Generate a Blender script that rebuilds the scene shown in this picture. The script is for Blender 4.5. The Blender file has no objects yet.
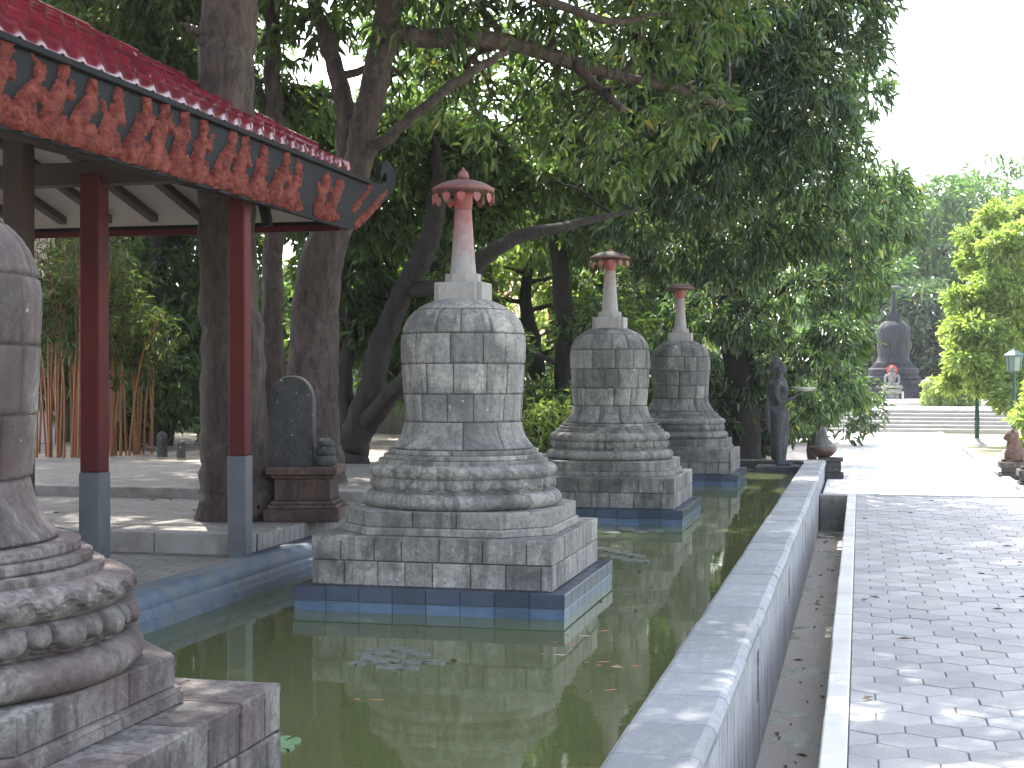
import bpy, math, random
import numpy as np
from mathutils import Vector, Matrix
R = math.radians
# ------------------------------------------------------------------ camera / world / sun
sc = bpy.context.scene
col = sc.collection
F_PX, HZ, CH = 1450.0, 378.0, 1.6
TH = R(13.5); CT, ST = math.cos(TH), math.sin(TH)
cam_d = bpy.data.cameras.new("camera"); cam = bpy.data.objects.new("camera", cam_d); col.objects.link(cam)
cam.location = (0, 0, CH); cam.rotation_euler = (R(90) - math.atan(6 / F_PX), 0, TH)
cam_d.sensor_width = 36; cam_d.lens = 36 * F_PX / 1024; cam_d.clip_start = .05; cam_d.clip_end = 2000
sc.camera = cam
SUN_EL, SUN_AZ = R(57), Vector((-.50, .866, 0))      # direction towards the sun, seen from above
w = bpy.data.worlds.new("World"); sc.world = w; w.use_nodes = True
nt = w.node_tree; nt.nodes.clear()
sky = nt.nodes.new('ShaderNodeTexSky'); sky.sky_type = 'NISHITA'; sky.sun_disc = False
sky.sun_elevation = SUN_EL; sky.sun_rotation = math.atan2(SUN_AZ.x, SUN_AZ.y)
sky.dust_density = 3.0; sky.air_density = 1.0; sky.ozone_density = 1.0
bg = nt.nodes.new('ShaderNodeBackground'); bg.inputs[1].default_value = .15
wo = nt.nodes.new('ShaderNodeOutputWorld'); hs = nt.nodes.new('ShaderNodeHueSaturation'); hs.inputs['Saturation'].default_value = .58; nt.links.new(sky.outputs[0], hs.inputs['Color']); nt.links.new(hs.outputs[0], bg.inputs[0]); nt.links.new(bg.outputs[0], wo.inputs[0])
sd = bpy.data.lights.new("sun", 'SUN'); sd.energy = 2.5; sd.angle = R(.55); sd.color = (1, .95, .86)
sun = bpy.data.objects.new("sun", sd); col.objects.link(sun)
sv = Vector((SUN_AZ.x * math.cos(SUN_EL), SUN_AZ.y * math.cos(SUN_EL), math.sin(SUN_EL)))
sun.rotation_euler = sv.to_track_quat('Z', 'Y').to_euler()
sc.view_settings.view_transform = 'Standard'; sc.view_settings.look = 'None'
sc.view_settings.exposure = 2.6; sc.view_settings.gamma = 1; sc.view_settings.use_curve_mapping = False
sc.render.engine = 'CYCLES'
rnd = random.Random(7)

def at(x, y, d):
    """world point seen at pixel x, y of the photograph, d metres along the viewing axis"""
    r = (x - 512) / F_PX * d
    return Vector((r * CT - d * ST, r * ST + d * CT, CH - (y - HZ) / F_PX * d))

# ------------------------------------------------------------------ materials
def new_mat(name):
    m = bpy.data.materials.new(name); m.use_nodes = True
    n = m.node_tree; n.nodes.clear()
    o = n.nodes.new('ShaderNodeOutputMaterial'); b = n.nodes.new('ShaderNodeBsdfPrincipled')
    n.links.new(b.outputs[0], o.inputs[0])
    return m, n, b, o
class NB:
    """tiny node helper"""
    def __init__(s, n): s.n = n
    def node(s, t, **k):
        x = s.n.nodes.new(t)
        for a, v in k.items(): setattr(x, a, v)
        return x
    def link(s, a, b): s.n.links.new(a, b)
    def coord(s, scale=(1, 1, 1), kind='Object'):
        t = s.node('ShaderNodeTexCoord'); mp = s.node('ShaderNodeMapping'); mp.inputs['Scale'].default_value = scale
        s.link(t.outputs[kind], mp.inputs[0]); return mp.outputs[0]
    def noise(s, vec, scale, detail=6, rough=.6, dist=0):
        x = s.node('ShaderNodeTexNoise'); x.inputs['Scale'].default_value = scale; x.inputs['Detail'].default_value = detail
        x.inputs['Roughness'].default_value = rough; x.inputs['Distortion'].default_value = dist
        s.link(vec, x.inputs['Vector']); return x.outputs['Fac']
    def ramp(s, fac, stops):
        x = s.node('ShaderNodeValToRGB'); e = x.color_ramp.elements
        while len(e) < len(stops): e.new(.5)
        for i, (p, c) in enumerate(stops):
            e[i].position = p; e[i].color = (*c, 1) if len(c) == 3 else c
        s.link(fac, x.inputs[0]); return x.outputs[0]
    def mix(s, fac, a, b, mode='MIX'):
        x = s.node('ShaderNodeMix', data_type='RGBA', blend_type=mode)
        if isinstance(fac, (int, float)): x.inputs[0].default_value = fac
        else: s.link(fac, x.inputs[0])
        for i, v in ((6, a), (7, b)):
            if isinstance(v, tuple): x.inputs[i].default_value = (*v, 1)
            else: s.link(v, x.inputs[i])
        return x.outputs[2]
    def math(s, op, a, b=0):
        x = s.node('ShaderNodeMath', operation=op)
        for i, v in ((0, a), (1, b)):
            if isinstance(v, (int, float)): x.inputs[i].default_value = v
            else: s.link(v, x.inputs[i])
        return x.outputs[0]
    def bump(s, h, strength, dist=.02, normal=None):
        x = s.node('ShaderNodeBump'); x.inputs['Strength'].default_value = strength; x.inputs['Distance'].default_value = dist
        s.link(h, x.inputs['Height'])
        if normal: s.link(normal, x.inputs['Normal'])
        return x.outputs[0]
    def island(s):
        return s.node('ShaderNodeNewGeometry').outputs['Random Per Island']
G3 = lambda v: (v, v, v)

def stone(name, base, dark, light, stain=None, rough=.85, stain_amt=.5, streak=1.0, bump=.85, seed=0.0, isl=.35, lich=.68, dk=(.36, .52)):
    m, n, b, o = new_mat(name); h = NB(n)
    c = h.coord(); mp = h.node('ShaderNodeMapping'); mp.inputs['Location'].default_value = (seed, seed * 2, seed * 3); h.link(c, mp.inputs[0]); c = mp.outputs[0]
    big = h.noise(c, 2.2, 8, .65, .4); fine = h.noise(c, 38, 8, .7); mid = h.noise(c, 9, 8, .7, .3)
    cs = h.node('ShaderNodeMapping'); cs.inputs['Scale'].default_value = (9, 9, 1.3); h.link(c, cs.inputs[0])
    st = h.noise(cs.outputs[0], 1.6, 6, .65, .3)
    colr = h.mix(h.ramp(mid, [(.32, G3(0)), (.72, G3(1))]), base, light)
    colr = h.mix(h.ramp(big, [(dk[0], G3(1)), (dk[1], G3(0))]), colr, dark)
    colr = h.mix(h.math('MULTIPLY', h.ramp(st, [(.48, G3(0)), (.62, G3(1))]), streak * .75), colr, dark)
    if stain: colr = h.mix(h.math('MULTIPLY', h.ramp(h.noise(c, 1.7, 5, .6, .8), [(.42, G3(0)), (.58, G3(1))]), stain_amt), colr, stain)
    colr = h.mix(h.ramp(fine, [(.34, G3(.65)), (.56, G3(0))]), colr, dark)
    sp = h.noise(c, 26, 3, .5); colr = h.mix(h.ramp(sp, [(lich, G3(0)), (lich + .09, G3(.5))]), colr, (.62, .62, .58))
    isr = h.ramp(h.island(), [(0, G3(1 - isl)), (1, G3(1 + isl * .5))])
    colr = h.mix(1.0, colr, isr, 'MULTIPLY')
    h.link(colr, b.inputs['Base Color']); b.inputs['Roughness'].default_value = rough
    hh = h.math('ADD', h.math('MULTIPLY', mid, .6), h.math('MULTIPLY', fine, .5))
    h.link(h.bump(hh, bump, .02), b.inputs['Normal'])
    return m
def simple(name, c1, c2, scale=6, rough=.6, bump=.2, stretch=(1, 1, 1), isl=0, spec=.5, dirt=None, coat=0, metal=0):
    m, n, b, o = new_mat(name); h = NB(n); c = h.coord(stretch)
    a = h.noise(c, scale, 7, .65, .3)
    colr = h.mix(h.ramp(a, [(.32, G3(0)), (.68, G3(1))]), c1, c2)
    if dirt: colr = h.mix(h.ramp(h.noise(c, scale * .35, 7, .7, .5), [(.45, G3(0)), (.62, G3(.8))]), colr, dirt)
    if isl: colr = h.mix(1.0, colr, h.ramp(h.island(), [(0, G3(1 - isl)), (1, G3(1 + isl * .6))]), 'MULTIPLY')
    h.link(colr, b.inputs['Base Color']); b.inputs['Roughness'].default_value = rough; b.inputs['Specular IOR Level'].default_value = spec
    b.inputs['Coat Weight'].default_value = coat; b.inputs['Metallic'].default_value = metal
    f = h.noise(c, scale * 7, 5, .7)
    h.link(h.bump(h.math('ADD', a, h.math('MULTIPLY', f, .5)), bump, .01), b.inputs['Normal'])
    return m
def leaf_mat(name, c1, c2, trans, rough=.42, tw=.45):
    m, n, b, o = new_mat(name); h = NB(n)
    i = h.island()
    cc = h.ramp(i, [(0, c1), (.55, c2), (.96, tuple(x * 1.3 for x in c2)), (1, (.16, .13, .05))])
    h.link(cc, b.inputs['Base Color']); b.inputs['Roughness'].default_value = rough; b.inputs['Specular IOR Level'].default_value = .9
    t = h.node('ShaderNodeBsdfTranslucent'); h.link(h.mix(1.0, cc, trans, 'MULTIPLY'), t.inputs[0])
    mx = h.node('ShaderNodeMixShader'); mx.inputs[0].default_value = tw
    h.link(b.outputs[0], mx.inputs[1]); h.link(t.outputs[0], mx.inputs[2]); h.link(mx.outputs[0], o.inputs[0])
    return m
def bark(name, c1, c2, c3, scale=5):
    m, n, b, o = new_mat(name); h = NB(n); c = h.coord((1, 1, .22))
    a = h.noise(c, scale * 3, 9, .7, .8); g = h.noise(c, scale * 11, 6, .7)
    c0 = h.coord((1, 1, 1)); l = h.noise(c0, 7, 8, .75, .1)
    colr = h.mix(h.ramp(a, [(.35, G3(0)), (.62, G3(1))]), c1, c2)
    colr = h.mix(h.ramp(l, [(.52, G3(0)), (.75, G3(.5))]), colr, c3)
    h.link(colr, b.inputs['Base Color']); b.inputs['Roughness'].default_value = .9
    h.link(h.bump(h.math('ADD', a, h.math('MULTIPLY', g, .4)), .9, .04), b.inputs['Normal'])
    return m

M = {}
M['stone_a'] = stone('stone_reddish', (.165, .152, .142), (.038, .033, .032), (.32, .305, .28), (.085, .050, .052), stain_amt=.65, seed=3.1, streak=1.0, lich=.70, dk=(.40, .56))
M['stone_b'] = stone('stone_grey', (.28, .262, .232), (.085, .08, .074), (.40, .382, .345), (.17, .165, .165), stain_amt=.45, seed=1.3, dk=(.36, .50))
M['stone_c'] = stone('stone_weathered', (.215, .205, .18), (.07, .068, .06), (.33, .315, .28), (.11, .11, .11), stain_amt=.5, seed=8.3)
M['stone_d'] = stone('stone_weathered_darker', (.17, .165, .155), (.05, .05, .047), (.28, .27, .245), (.10, .10, .10), stain_amt=.5, seed=12.7)
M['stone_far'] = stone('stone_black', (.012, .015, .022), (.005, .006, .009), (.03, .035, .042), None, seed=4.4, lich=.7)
M['stone_dark'] = stone('stone_dark', (.055, .053, .050), (.02, .02, .019), (.10, .095, .09), None, seed=6.1, streak=.6, lich=.66)
M['stone_brown'] = stone('stone_brown', (.12, .065, .05), (.04, .025, .02), (.17, .11, .09), None, seed=9.9, lich=.70)
M['andesite'] = stone('andesite_statue', (.045, .047, .052), (.018, .019, .022), (.075, .08, .088), None, seed=2.9, streak=.5, isl=0, lich=.70)
M['mortar'] = simple('mortar_dark', (.035, .033, .03), (.06, .055, .05), 20, .95)
M['mortar_lt'] = simple('mortar_light', (.14, .14, .14), (.20, .20, .195), 20, .95)
M['spire_red'] = None
def spire_mat(name, amt, z0, z1):
    m, n, b, o = new_mat(name); h = NB(n); c = h.coord()
    s = h.node('ShaderNodeSeparateXYZ'); t = h.node('ShaderNodeTexCoord'); h.link(t.outputs['Object'], s.inputs[0])
    mr = h.node('ShaderNodeMapRange'); mr.inputs[1].default_value = z0; mr.inputs[2].default_value = z1; h.link(s.outputs[2], mr.inputs[0])
    k = h.math('ADD', mr.outputs[0], h.math('MULTIPLY', h.math('SUBTRACT', h.noise(c, 9, 7, .7), .5), 1.5))
    f = h.math('MULTIPLY', h.ramp(k, [(.2, G3(0)), (.8, G3(1))]), amt)
    g = h.mix(h.noise(c, 25, 6, .7), (.15, .135, .125), (.36, .34, .32))
    r = h.mix(h.noise(c, 40, 5, .7), (.28, .075, .075), (.20, .035, .04))
    h.link(h.mix(f, g, r), b.inputs['Base Color']); b.inputs['Roughness'].default_value = .75
    h.link(h.bump(h.noise(c, 50, 5, .7), .4, .01), b.inputs['Normal']); return m
M['spire_a'] = spire_mat('weathered_red_on_stone', .85, 2.12, 2.68)
M['spire_b'] = spire_mat('faded_red_on_stone', .6, 2.2, 2.85)
M['red_flake'] = simple('flaking_red_paint', (.34, .035, .035), (.24, .07, .065), 30, .6, .5, dirt=(.14, .09, .08))
M['red_bright'] = simple('bright_red_paint', (.50, .05, .04), (.42, .07, .05), 30, .5, .3)
M['umb_dark'] = simple('dark_brown_metal', (.035, .024, .022), (.06, .04, .035), 22, .7, .5)
M['umb_red'] = simple('rusty_red_umbrella', (.20, .05, .05), (.10, .07, .065), 18, .6, .5, dirt=(.22, .15, .14))
M['red_post'] = simple('dark_red_paint', (.095, .010, .010), (.075, .009, .009), 3, .6, .08, dirt=(.055, .010, .010), spec=.2)
M['grey_post'] = simple('grey_post_paint', (.06, .067, .075), (.09, .096, .105), 4, .5, .15)
M['brown_wood'] = simple('brown_painted_wood', (.028, .013, .013), (.04, .018, .018), 5, .6, .2, (1, 6, 6))
M['black_board'] = simple('black_painted_board', (.006, .007, .009), (.012, .013, .016), 5, .6, .12, spec=.1)
M['soffit'] = simple('pale_soffit', (.40, .35, .33), (.46, .41, .38), 2, .8, .05)
M['carving'] = simple('red_carved_relief', (.17, .024, .016), (.055, .010, .009), 30, .6, 1.0, dirt=(.26, .070, .048), spec=.25)
M['roof_tile'] = simple('maroon_glazed_tile', (.11, .008, .018), (.16, .014, .028), 9, .22, .15, isl=.25, coat=.4)
M['tile_dark'] = simple('dark_blue_tile', (.028, .038, .065), (.045, .06, .09), 12, .3, .15, isl=.3)
M['tile_blue'] = simple('blue_tile', (.05, .085, .14), (.085, .13, .19), 12, .3, .15, isl=.35)
M['coping_blue'] = simple('blue_grey_terrazzo', (.075, .10, .135), (.12, .15, .19), 9, .75, .3, dirt=(.15, .155, .15), spec=.3)
M['grout'] = simple('tile_grout', (.25, .27, .3), (.18, .2, .22), 30, .9)
M['cap'] = None
M['bark_a'] = bark('bark_brown', (.022, .015, .013), (.085, .060, .052), (.17, .15, .135), 4)
M['bark_b'] = bark('bark_dark', (.010, .008, .008), (.030, .023, .021), (.05, .045, .04), 4)
M['leaf_dark'] = leaf_mat('leaf_dark', (.026, .048, .030), (.060, .095, .056), (1.7, 1.9, .8), .26, .42)
M['leaf_mid'] = leaf_mat('leaf_mid', (.032, .060, .026), (.065, .11, .042), (1.9, 1.9, .8), .34, .5)
M['leaf_lime'] = leaf_mat('leaf_lime', (.14, .22, .055), (.23, .31, .10), (1.45, 1.45, .75), .45, .5)
M['leaf_far'] = leaf_mat('leaf_far', (.045, .095, .038), (.08, .15, .05), (1.6, 1.7, .7), .45, .4)
M['leaf_bamboo'] = leaf_mat('leaf_bamboo', (.03, .05, .022), (.065, .095, .04), (1.6, 1.6, .7), .45, .5)
M['bamboo'] = simple('orange_bamboo_stem', (.24, .075, .025), (.30, .14, .05), 4, .45, .1, isl=.45)
M['green_metal'] = simple('green_painted_metal', (.012, .05, .04), (.018, .065, .052), 8, .45, .1)
M['white_paint'] = simple('white_painted_concrete', (.48, .47, .45), (.56, .55, .53), 4, .7, .15, dirt=(.42, .41, .38))
M['concrete'] = simple('concrete', (.30, .295, .28), (.40, .39, .37), 5, .85, .3, dirt=(.2, .195, .18))
M['pale_conc'] = simple('pale_concrete', (.58, .56, .53), (.66, .64, .61), 2.5, .85, .2, dirt=(.5, .48, .45))
M['kerb_conc'] = simple('kerb_concrete', (.20, .185, .17), (.28, .265, .25), 5, .85, .3, dirt=(.13, .11, .10))
M['terracotta'] = simple('brown_glazed_pot', (.06, .028, .022), (.08, .04, .032), 9, .4, .2)
M['hem'] = simple('glass_dull', (.18, .24, .22), (.25, .31, .29), 4, .2, .05)
M['pink_wall'] = simple('pale_pink_wall', (.38, .31, .30), (.44, .37, .36), 3, .8, .1)
M['flower'] = simple('red_petals', (.5, .03, .05), (.6, .08, .1), 9, .5, .1)

# parapet stone cap: bluish-grey smooth slabs
def cap_mat():
    m, n, b, o = new_mat('parapet_cap_stone'); h = NB(n); c = h.coord((1, 1, 1))
    a = h.noise(h.coord((4, 1.2, 4)), 5, 8, .7, .6); f = h.noise(c, 70, 6, .75)
    colr = h.mix(h.ramp(a, [(.3, G3(0)), (.7, G3(1))]), (.175, .19, .21), (.255, .265, .28))
    colr = h.mix(h.ramp(h.noise(c, 6, 8, .75, 1), [(.5, G3(0)), (.66, G3(.7))]), colr, (.36, .355, .34))
    colr = h.mix(h.ramp(f, [(.33, G3(.5)), (.5, G3(0))]), colr, (.12, .14, .17))
    colr = h.mix(1.0, colr, h.ramp(h.island(), [(0, G3(.78)), (1, G3(1.15))]), 'MULTIPLY')
    h.link(colr, b.inputs['Base Color']); b.inputs['Roughness'].default_value = .6
    h.link(h.bump(h.math('ADD', a, f), .35, .01), b.inputs['Normal']); return m
M['cap'] = cap_mat()
def streaked(name, c1, c2, c3):
    m, n, b, o = new_mat(name); h = NB(n)
    a = h.noise(h.coord((1, 9, .9)), 2.4, 8, .7, .25); b2 = h.noise(h.coord((1, 26, 1.2)), 3, 6, .7); f = h.noise(h.coord(), 40, 6, .7)
    colr = h.mix(h.ramp(a, [(.38, G3(0)), (.55, G3(1))]), c1, c2)
    colr = h.mix(h.ramp(b2, [(.5, G3(0)), (.62, G3(.75))]), colr, c3)
    colr = h.mix(h.ramp(f, [(.3, G3(.5)), (.5, G3(0))]), colr, c1)
    h.link(colr, b.inputs['Base Color']); b.inputs['Roughness'].default_value = .85
    h.link(h.bump(h.math('ADD', b2, f), .35, .01), b.inputs['Normal']); return m
M['wall_side'] = streaked('streaked_parapet_wall', (.10, .105, .11), (.34, .34, .34), (.48, .46, .44))
def paver_mat():
    m, n, b, o = new_mat('hexagon_pavers'); h = NB(n); c = h.coord()
    a = h.noise(c, 1.3, 7, .65, .4); f = h.noise(c, 60, 8, .8); g = h.noise(c, 9, 7, .7)
    colr = h.mix(h.ramp(a, [(.35, G3(0)), (.65, G3(1))]), (.265, .268, .275), (.345, .335, .325))
    colr = h.mix(h.ramp(g, [(.5, G3(0)), (.7, G3(.6))]), colr, (.42, .405, .39))
    colr = h.mix(h.ramp(f, [(.32, G3(.55)), (.55, G3(0))]), colr, (.15, .165, .19))
    colr = h.mix(1.0, colr, h.ramp(h.island(), [(0, G3(.8)), (1, G3(1.12))]), 'MULTIPLY')
    h.link(colr, b.inputs['Base Color']); b.inputs['Roughness'].default_value = .75
    h.link(h.bump(h.math('ADD', g, f), .4, .012), b.inputs['Normal']); return m
M['paver'] = paver_mat()
def brick_floor(name, c1, c2, mort, sx, rot=0, rough=.85):
    m, n, b, o = new_mat(name); h = NB(n)
    t = h.node('ShaderNodeTexCoord'); mp = h.node('ShaderNodeMapping'); mp.inputs['Rotation'].default_value = (0, 0, rot); h.link(t.outputs['Object'], mp.inputs[0]); c = mp.outputs[0]
    br = h.node('ShaderNodeTexBrick'); br.inputs['Scale'].default_value = sx; br.inputs['Color1'].default_value = (*c1, 1); br.inputs['Color2'].default_value = (*c2, 1)
    br.inputs['Mortar'].default_value = (*mort, 1); br.inputs['Mortar Size'].default_value = .018; br.inputs['Mortar Smooth'].default_value = .3; br.inputs['Brick Width'].default_value = .5; br.inputs['Row Height'].default_value = .25
    h.link(c, br.inputs['Vector'])
    g = h.noise(c, 3, 8, .7, .5); f = h.noise(c, 40, 6, .75)
    colr = h.mix(h.ramp(g, [(.45, G3(0)), (.7, G3(.6))]), br.outputs[0], tuple(x * 1.45 for x in c2))
    colr = h.mix(h.ramp(f, [(.32, G3(.45)), (.55, G3(0))]), colr, mort)
    h.link(colr, b.inputs['Base Color']); b.inputs['Roughness'].default_value = rough
    h.link(h.bump(h.math('ADD', h.math('MULTIPLY', br.outputs['Fac'], -1), h.math('MULTIPLY', f, .4)), .6, .008), b.inputs['Normal']); return m
M['plaza'] = brick_floor('plaza_block_paving', (.15, .137, .125), (.20, .185, .172), (.07, .065, .058), 2.4)
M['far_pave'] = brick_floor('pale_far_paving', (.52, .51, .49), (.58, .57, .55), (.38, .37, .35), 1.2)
def ground_mat():
    m, n, b, o = new_mat('soil_and_dry_grass'); h = NB(n); c = h.coord()
    a = h.noise(c, .5, 8, .7, .5); f = h.noise(c, 22, 8, .8)
    colr = h.mix(h.ramp(a, [(.4, G3(0)), (.6, G3(1))]), (.16, .13, .085), (.12, .15, .05))
    colr = h.mix(h.ramp(f, [(.4, G3(0)), (.65, G3(.8))]), colr, (.26, .22, .15))
    h.link(colr, b.inputs['Base Color']); b.inputs['Roughness'].default_value = .95
    h.link(h.bump(f, .8, .03), b.inputs['Normal']); return m
M['ground'] = ground_mat()
M['lawn'] = simple('sunburnt_lawn', (.30, .28, .16), (.38, .34, .23), 3, .95, .5, dirt=(.24, .25, .12))
def water_mat():
    m, n, b, o = new_mat('green_pond_water'); h = NB(n); c = h.coord()
    a = h.noise(c, .8, 5, .6, .5)
    h.link(h.mix(a, (.066, .082, .030), (.105, .118, .050)), b.inputs['Base Color'])
    b.inputs['Roughness'].default_value = .035; b.inputs['IOR'].default_value = 1.36; b.inputs['Specular IOR Level'].default_value = .6
    r1 = h.noise(h.coord((1, 1, 1)), 5, 3, .5, .2); r2 = h.noise(c, 1.1, 2, .5)
    h.link(h.bump(h.math('ADD', h.math('MULTIPLY', r1, .35), r2), .10, .02), b.inputs['Normal']); return m
M['water'] = water_mat()
def gutter_mat():
    m, n, b, o = new_mat('silted_gutter_floor'); h = NB(n); c = h.coord()
    a = h.noise(c, 2.6, 7, .6, .4); f = h.noise(c, 30, 8, .8)
    colr = h.mix(h.ramp(f, [(.35, G3(0)), (.65, G3(1))]), (.20, .185, .165), (.33, .31, .29))
    wet = h.ramp(a, [(.56, G3(0)), (.60, G3(1))])
    colr = h.mix(wet, colr, (.13, .16, .115))
    h.link(colr, b.inputs['Base Color']); h.link(h.ramp(a, [(.56, G3(.85)), (.60, G3(.15))]), b.inputs['Roughness'])
    h.link(h.bump(f, .35, .015), b.inputs['Normal']); return m
M['gutter'] = gutter_mat()

# ------------------------------------------------------------------ mesh helpers
class MB:
    def __init__(s): s.v = []; s.f = []; s.sm = []
    def add(s, verts, faces, smooth=False):
        o = len(s.v); s.v += [tuple(p) for p in verts]; s.f += [tuple(i + o for i in f) for f in faces]; s.sm += [smooth] * len(faces)
    def box(s, x0, x1, y0, y1, z0, z1, bev=0):
        if bev <= 0:
            v = [(x, y, z) for z in (z0, z1) for y in (y0, y1) for x in (x0, x1)]
            s.add(v, [(0, 2, 3, 1), (4, 5, 7, 6), (0, 1, 5, 4), (2, 6, 7, 3), (0, 4, 6, 2), (1, 3, 7, 5)]); return
        b = bev; X = [(x0, x0 + b), (x1, x1 - b)]; Y = [(y0, y0 + b), (y1, y1 - b)]; Z = [(z0, z0 + b), (z1, z1 - b)]
        v = []; idx = {}
        for i in (0, 1):
            for j in (0, 1):
                for k in (0, 1):
                    idx[i, j, k] = len(v)
                    v += [(X[i][0], Y[j][1], Z[k][1]), (X[i][1], Y[j][0], Z[k][1]), (X[i][1], Y[j][1], Z[k][0])]
        f = []
        q = lambda a, i, j, k: idx[i, j, k] + a
        for i in (0, 1):
            l = [q(0, i, 0, 0), q(0, i, 1, 0), q(0, i, 1, 1), q(0, i, 0, 1)]; f.append(l if i else l[::-1])
        for j in (0, 1):
            l = [q(1, 0, j, 0), q(1, 1, j, 0), q(1, 1, j, 1), q(1, 0, j, 1)]; f.append(l[::-1] if j else l)
        for k in (0, 1):
            l = [q(2, 0, 0, k), q(2, 1, 0, k), q(2, 1, 1, k), q(2, 0, 1, k)]; f.append(l if k else l[::-1])
        for i in (0, 1):
            for j in (0, 1): f.append([q(0, i, j, 0), q(1, i, j, 0), q(1, i, j, 1), q(0, i, j, 1)])
            for k in (0, 1): f.append([q(0, i, 0, k), q(2, i, 0, k), q(2, i, 1, k), q(0, i, 1, k)])
        for j in (0, 1):
            for k in (0, 1): f.append([q(1, 0, j, k), q(2, 0, j, k), q(2, 1, j, k), q(1, 1, j, k)])
        for i in (0, 1):
            for j in (0, 1):
                for k in (0, 1): f.append([q(0, i, j, k), q(1, i, j, k), q(2, i, j, k)])
        s.add(v, f)
    def lathe(s, prof, seg=48, cx=0, cy=0, smooth=True, cap=True, fn=None):
        v = []
        for i, (r, z) in enumerate(prof):
            for k in range(seg):
                a = 2 * math.pi * k / seg; rr = r + (fn(a, i / (len(prof) - 1)) if fn else 0)
                v.append((cx + rr * math.cos(a), cy + rr * math.sin(a), z))
        f = [(i * seg + k, i * seg + (k + 1) % seg, (i + 1) * seg + (k + 1) % seg, (i + 1) * seg + k) for i in range(len(prof) - 1) for k in range(seg)]
        s.add(v, f, smooth)
        if cap: s.add([v[k] for k in range(seg)][::-1], [tuple(range(seg))]); s.add(v[-seg:], [tuple(range(seg))])
    def tube(s, pts, radii, seg=10, smooth=True, rough=0, seed=0, cap=True):
        pts = [Vector(p) for p in pts]; v = []; n = len(pts); ref = Vector((0, 0, 1))
        d0 = (pts[1] - pts[0]).normalized()
        u = d0.orthogonal().normalized()
        for i, p in enumerate(pts):
            d = (pts[min(i + 1, n - 1)] - pts[max(i - 1, 0)]).normalized()
            u = (u - d * u.dot(d)).normalized(); q = d.cross(u)
            for k in range(seg):
                a = 2 * math.pi * k / seg; r = radii[i]
                if rough:
                    r *= 1 + rough * (math.sin(3 * a + seed + p.z * .7) * .5 + math.sin(5 * a + 1.7 * seed - p.z * 1.9) * .35 + math.sin(11 * a + seed + p.z * 3.1) * .22 + math.sin(p.z * 9 + 7 * a) * .12)
                v.append(p + (u * math.cos(a) + q * math.sin(a)) * r)
        f = [(i * seg + k, i * seg + (k + 1) % seg, (i + 1) * seg + (k + 1) % seg, (i + 1) * seg + k) for i in range(n - 1) for k in range(seg)]
        s.add(v, f, smooth)
        if cap: s.add(v[:seg][::-1], [tuple(range(seg))]); s.add(v[-seg:], [tuple(range(seg))])
    def prism(s, poly, z0, z1):
        n = len(poly); v = [(x, y, z0) for x, y in poly] + [(x, y, z1) for x, y in poly]
        s.add(v, [tuple(range(n))[::-1], tuple(range(n, 2 * n))] + [(i, (i + 1) % n, n + (i + 1) % n, n + i) for i in range(n)])
    def slab(s, o, u, vv, nn, w_, h_, t, ch):
        """block: back rectangle w x h at o (corner), front face pushed out by t along nn and chamfered"""
        o, u, vv, nn = Vector(o), Vector(u), Vector(vv), Vector(nn)
        a = [o, o + u * w_, o + u * w_ + vv * h_, o + vv * h_]
        b = [p + nn * (t - ch) for p in a]
        c = [o + u * ch + vv * ch, o + u * (w_ - ch) + vv * ch, o + u * (w_ - ch) + vv * (h_ - ch), o + u * ch + vv * (h_ - ch)]
        c = [p + nn * t for p in c]
        s.add(a + b + c, [(8, 9, 10, 11)] + [(i, (i + 1) % 4, 4 + (i + 1) % 4, 4 + i) for i in range(4)] + [(4 + i, 4 + (i + 1) % 4, 8 + (i + 1) % 4, 8 + i) for i in range(4)])
    def build(s, name, mat, parent=None, kind=None):
        me = bpy.data.meshes.new(name); me.from_pydata(s.v, [], s.f); me.polygons.foreach_set('use_smooth', s.sm); me.update()
        me.materials.append(mat); o = bpy.data.objects.new(name, me); col.objects.link(o)
        if parent: o.parent = parent
        if kind: o['kind'] = kind
        return o
def tag(o, label, cat, group=None, kind=None):
    o['label'] = label; o['category'] = cat
    if group: o['group'] = group
    if kind: o['kind'] = kind
    return o
def empty(name, loc, label, cat, group=None, rz=0):
    o = bpy.data.objects.new(name, None); col.objects.link(o); o.location = loc; o.rotation_euler.z = rz; o.empty_display_size = .1
    return tag(o, label, cat, group)
def children(o): return [c for c in col.objects if c.parent == o]
def copy_tree(o, parent=None):
    c = o.copy(); col.objects.link(c); c.parent = parent
    for ch in [x for x in list(col.objects) if x.parent == o]: copy_tree(ch, c)
    return c
def struct(name, mb, mat): return mb.build(name, mat, None, 'structure')
def sheet(name, x0, x1, y0, y1, z, mat):
    m = MB(); m.add([(x0, y0, z), (x1, y0, z), (x1, y1, z), (x0, y1, z)], [(0, 1, 2, 3)]); return struct(name, m, mat)

# ------------------------------------------------------------------ setting levels
ZW, ZP, ZK = .15, .33, .46          # water, pavilion floor, plaza
POOL_X0, POOL_X1, POOL_Y0, POOL_Y1 = -3.94, -.80, -2.0, 23.3
PLAZA_X0 = -40
# base ground far below everything, reaching the horizon
sheet('ground', -300, 300, -120, 420, -.62, M['ground'])
# raised earth round the walk: four sheets as boxes
g = MB(); g.box(2.335, 299, -40, 300, -.6, -.03); g.box(-299, 2.33, 45.5, 300, -.6, -.03)
struct('lawn', g, M['lawn'])
g = MB(); g.box(-60, -1.0, 23.62, 45.4, -.6, .02); struct('garden_soil', g, M['ground'])
# pool water and shell
sheet('water', POOL_X0, POOL_X1, POOL_Y0, POOL_Y1, ZW, M['water'])
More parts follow.
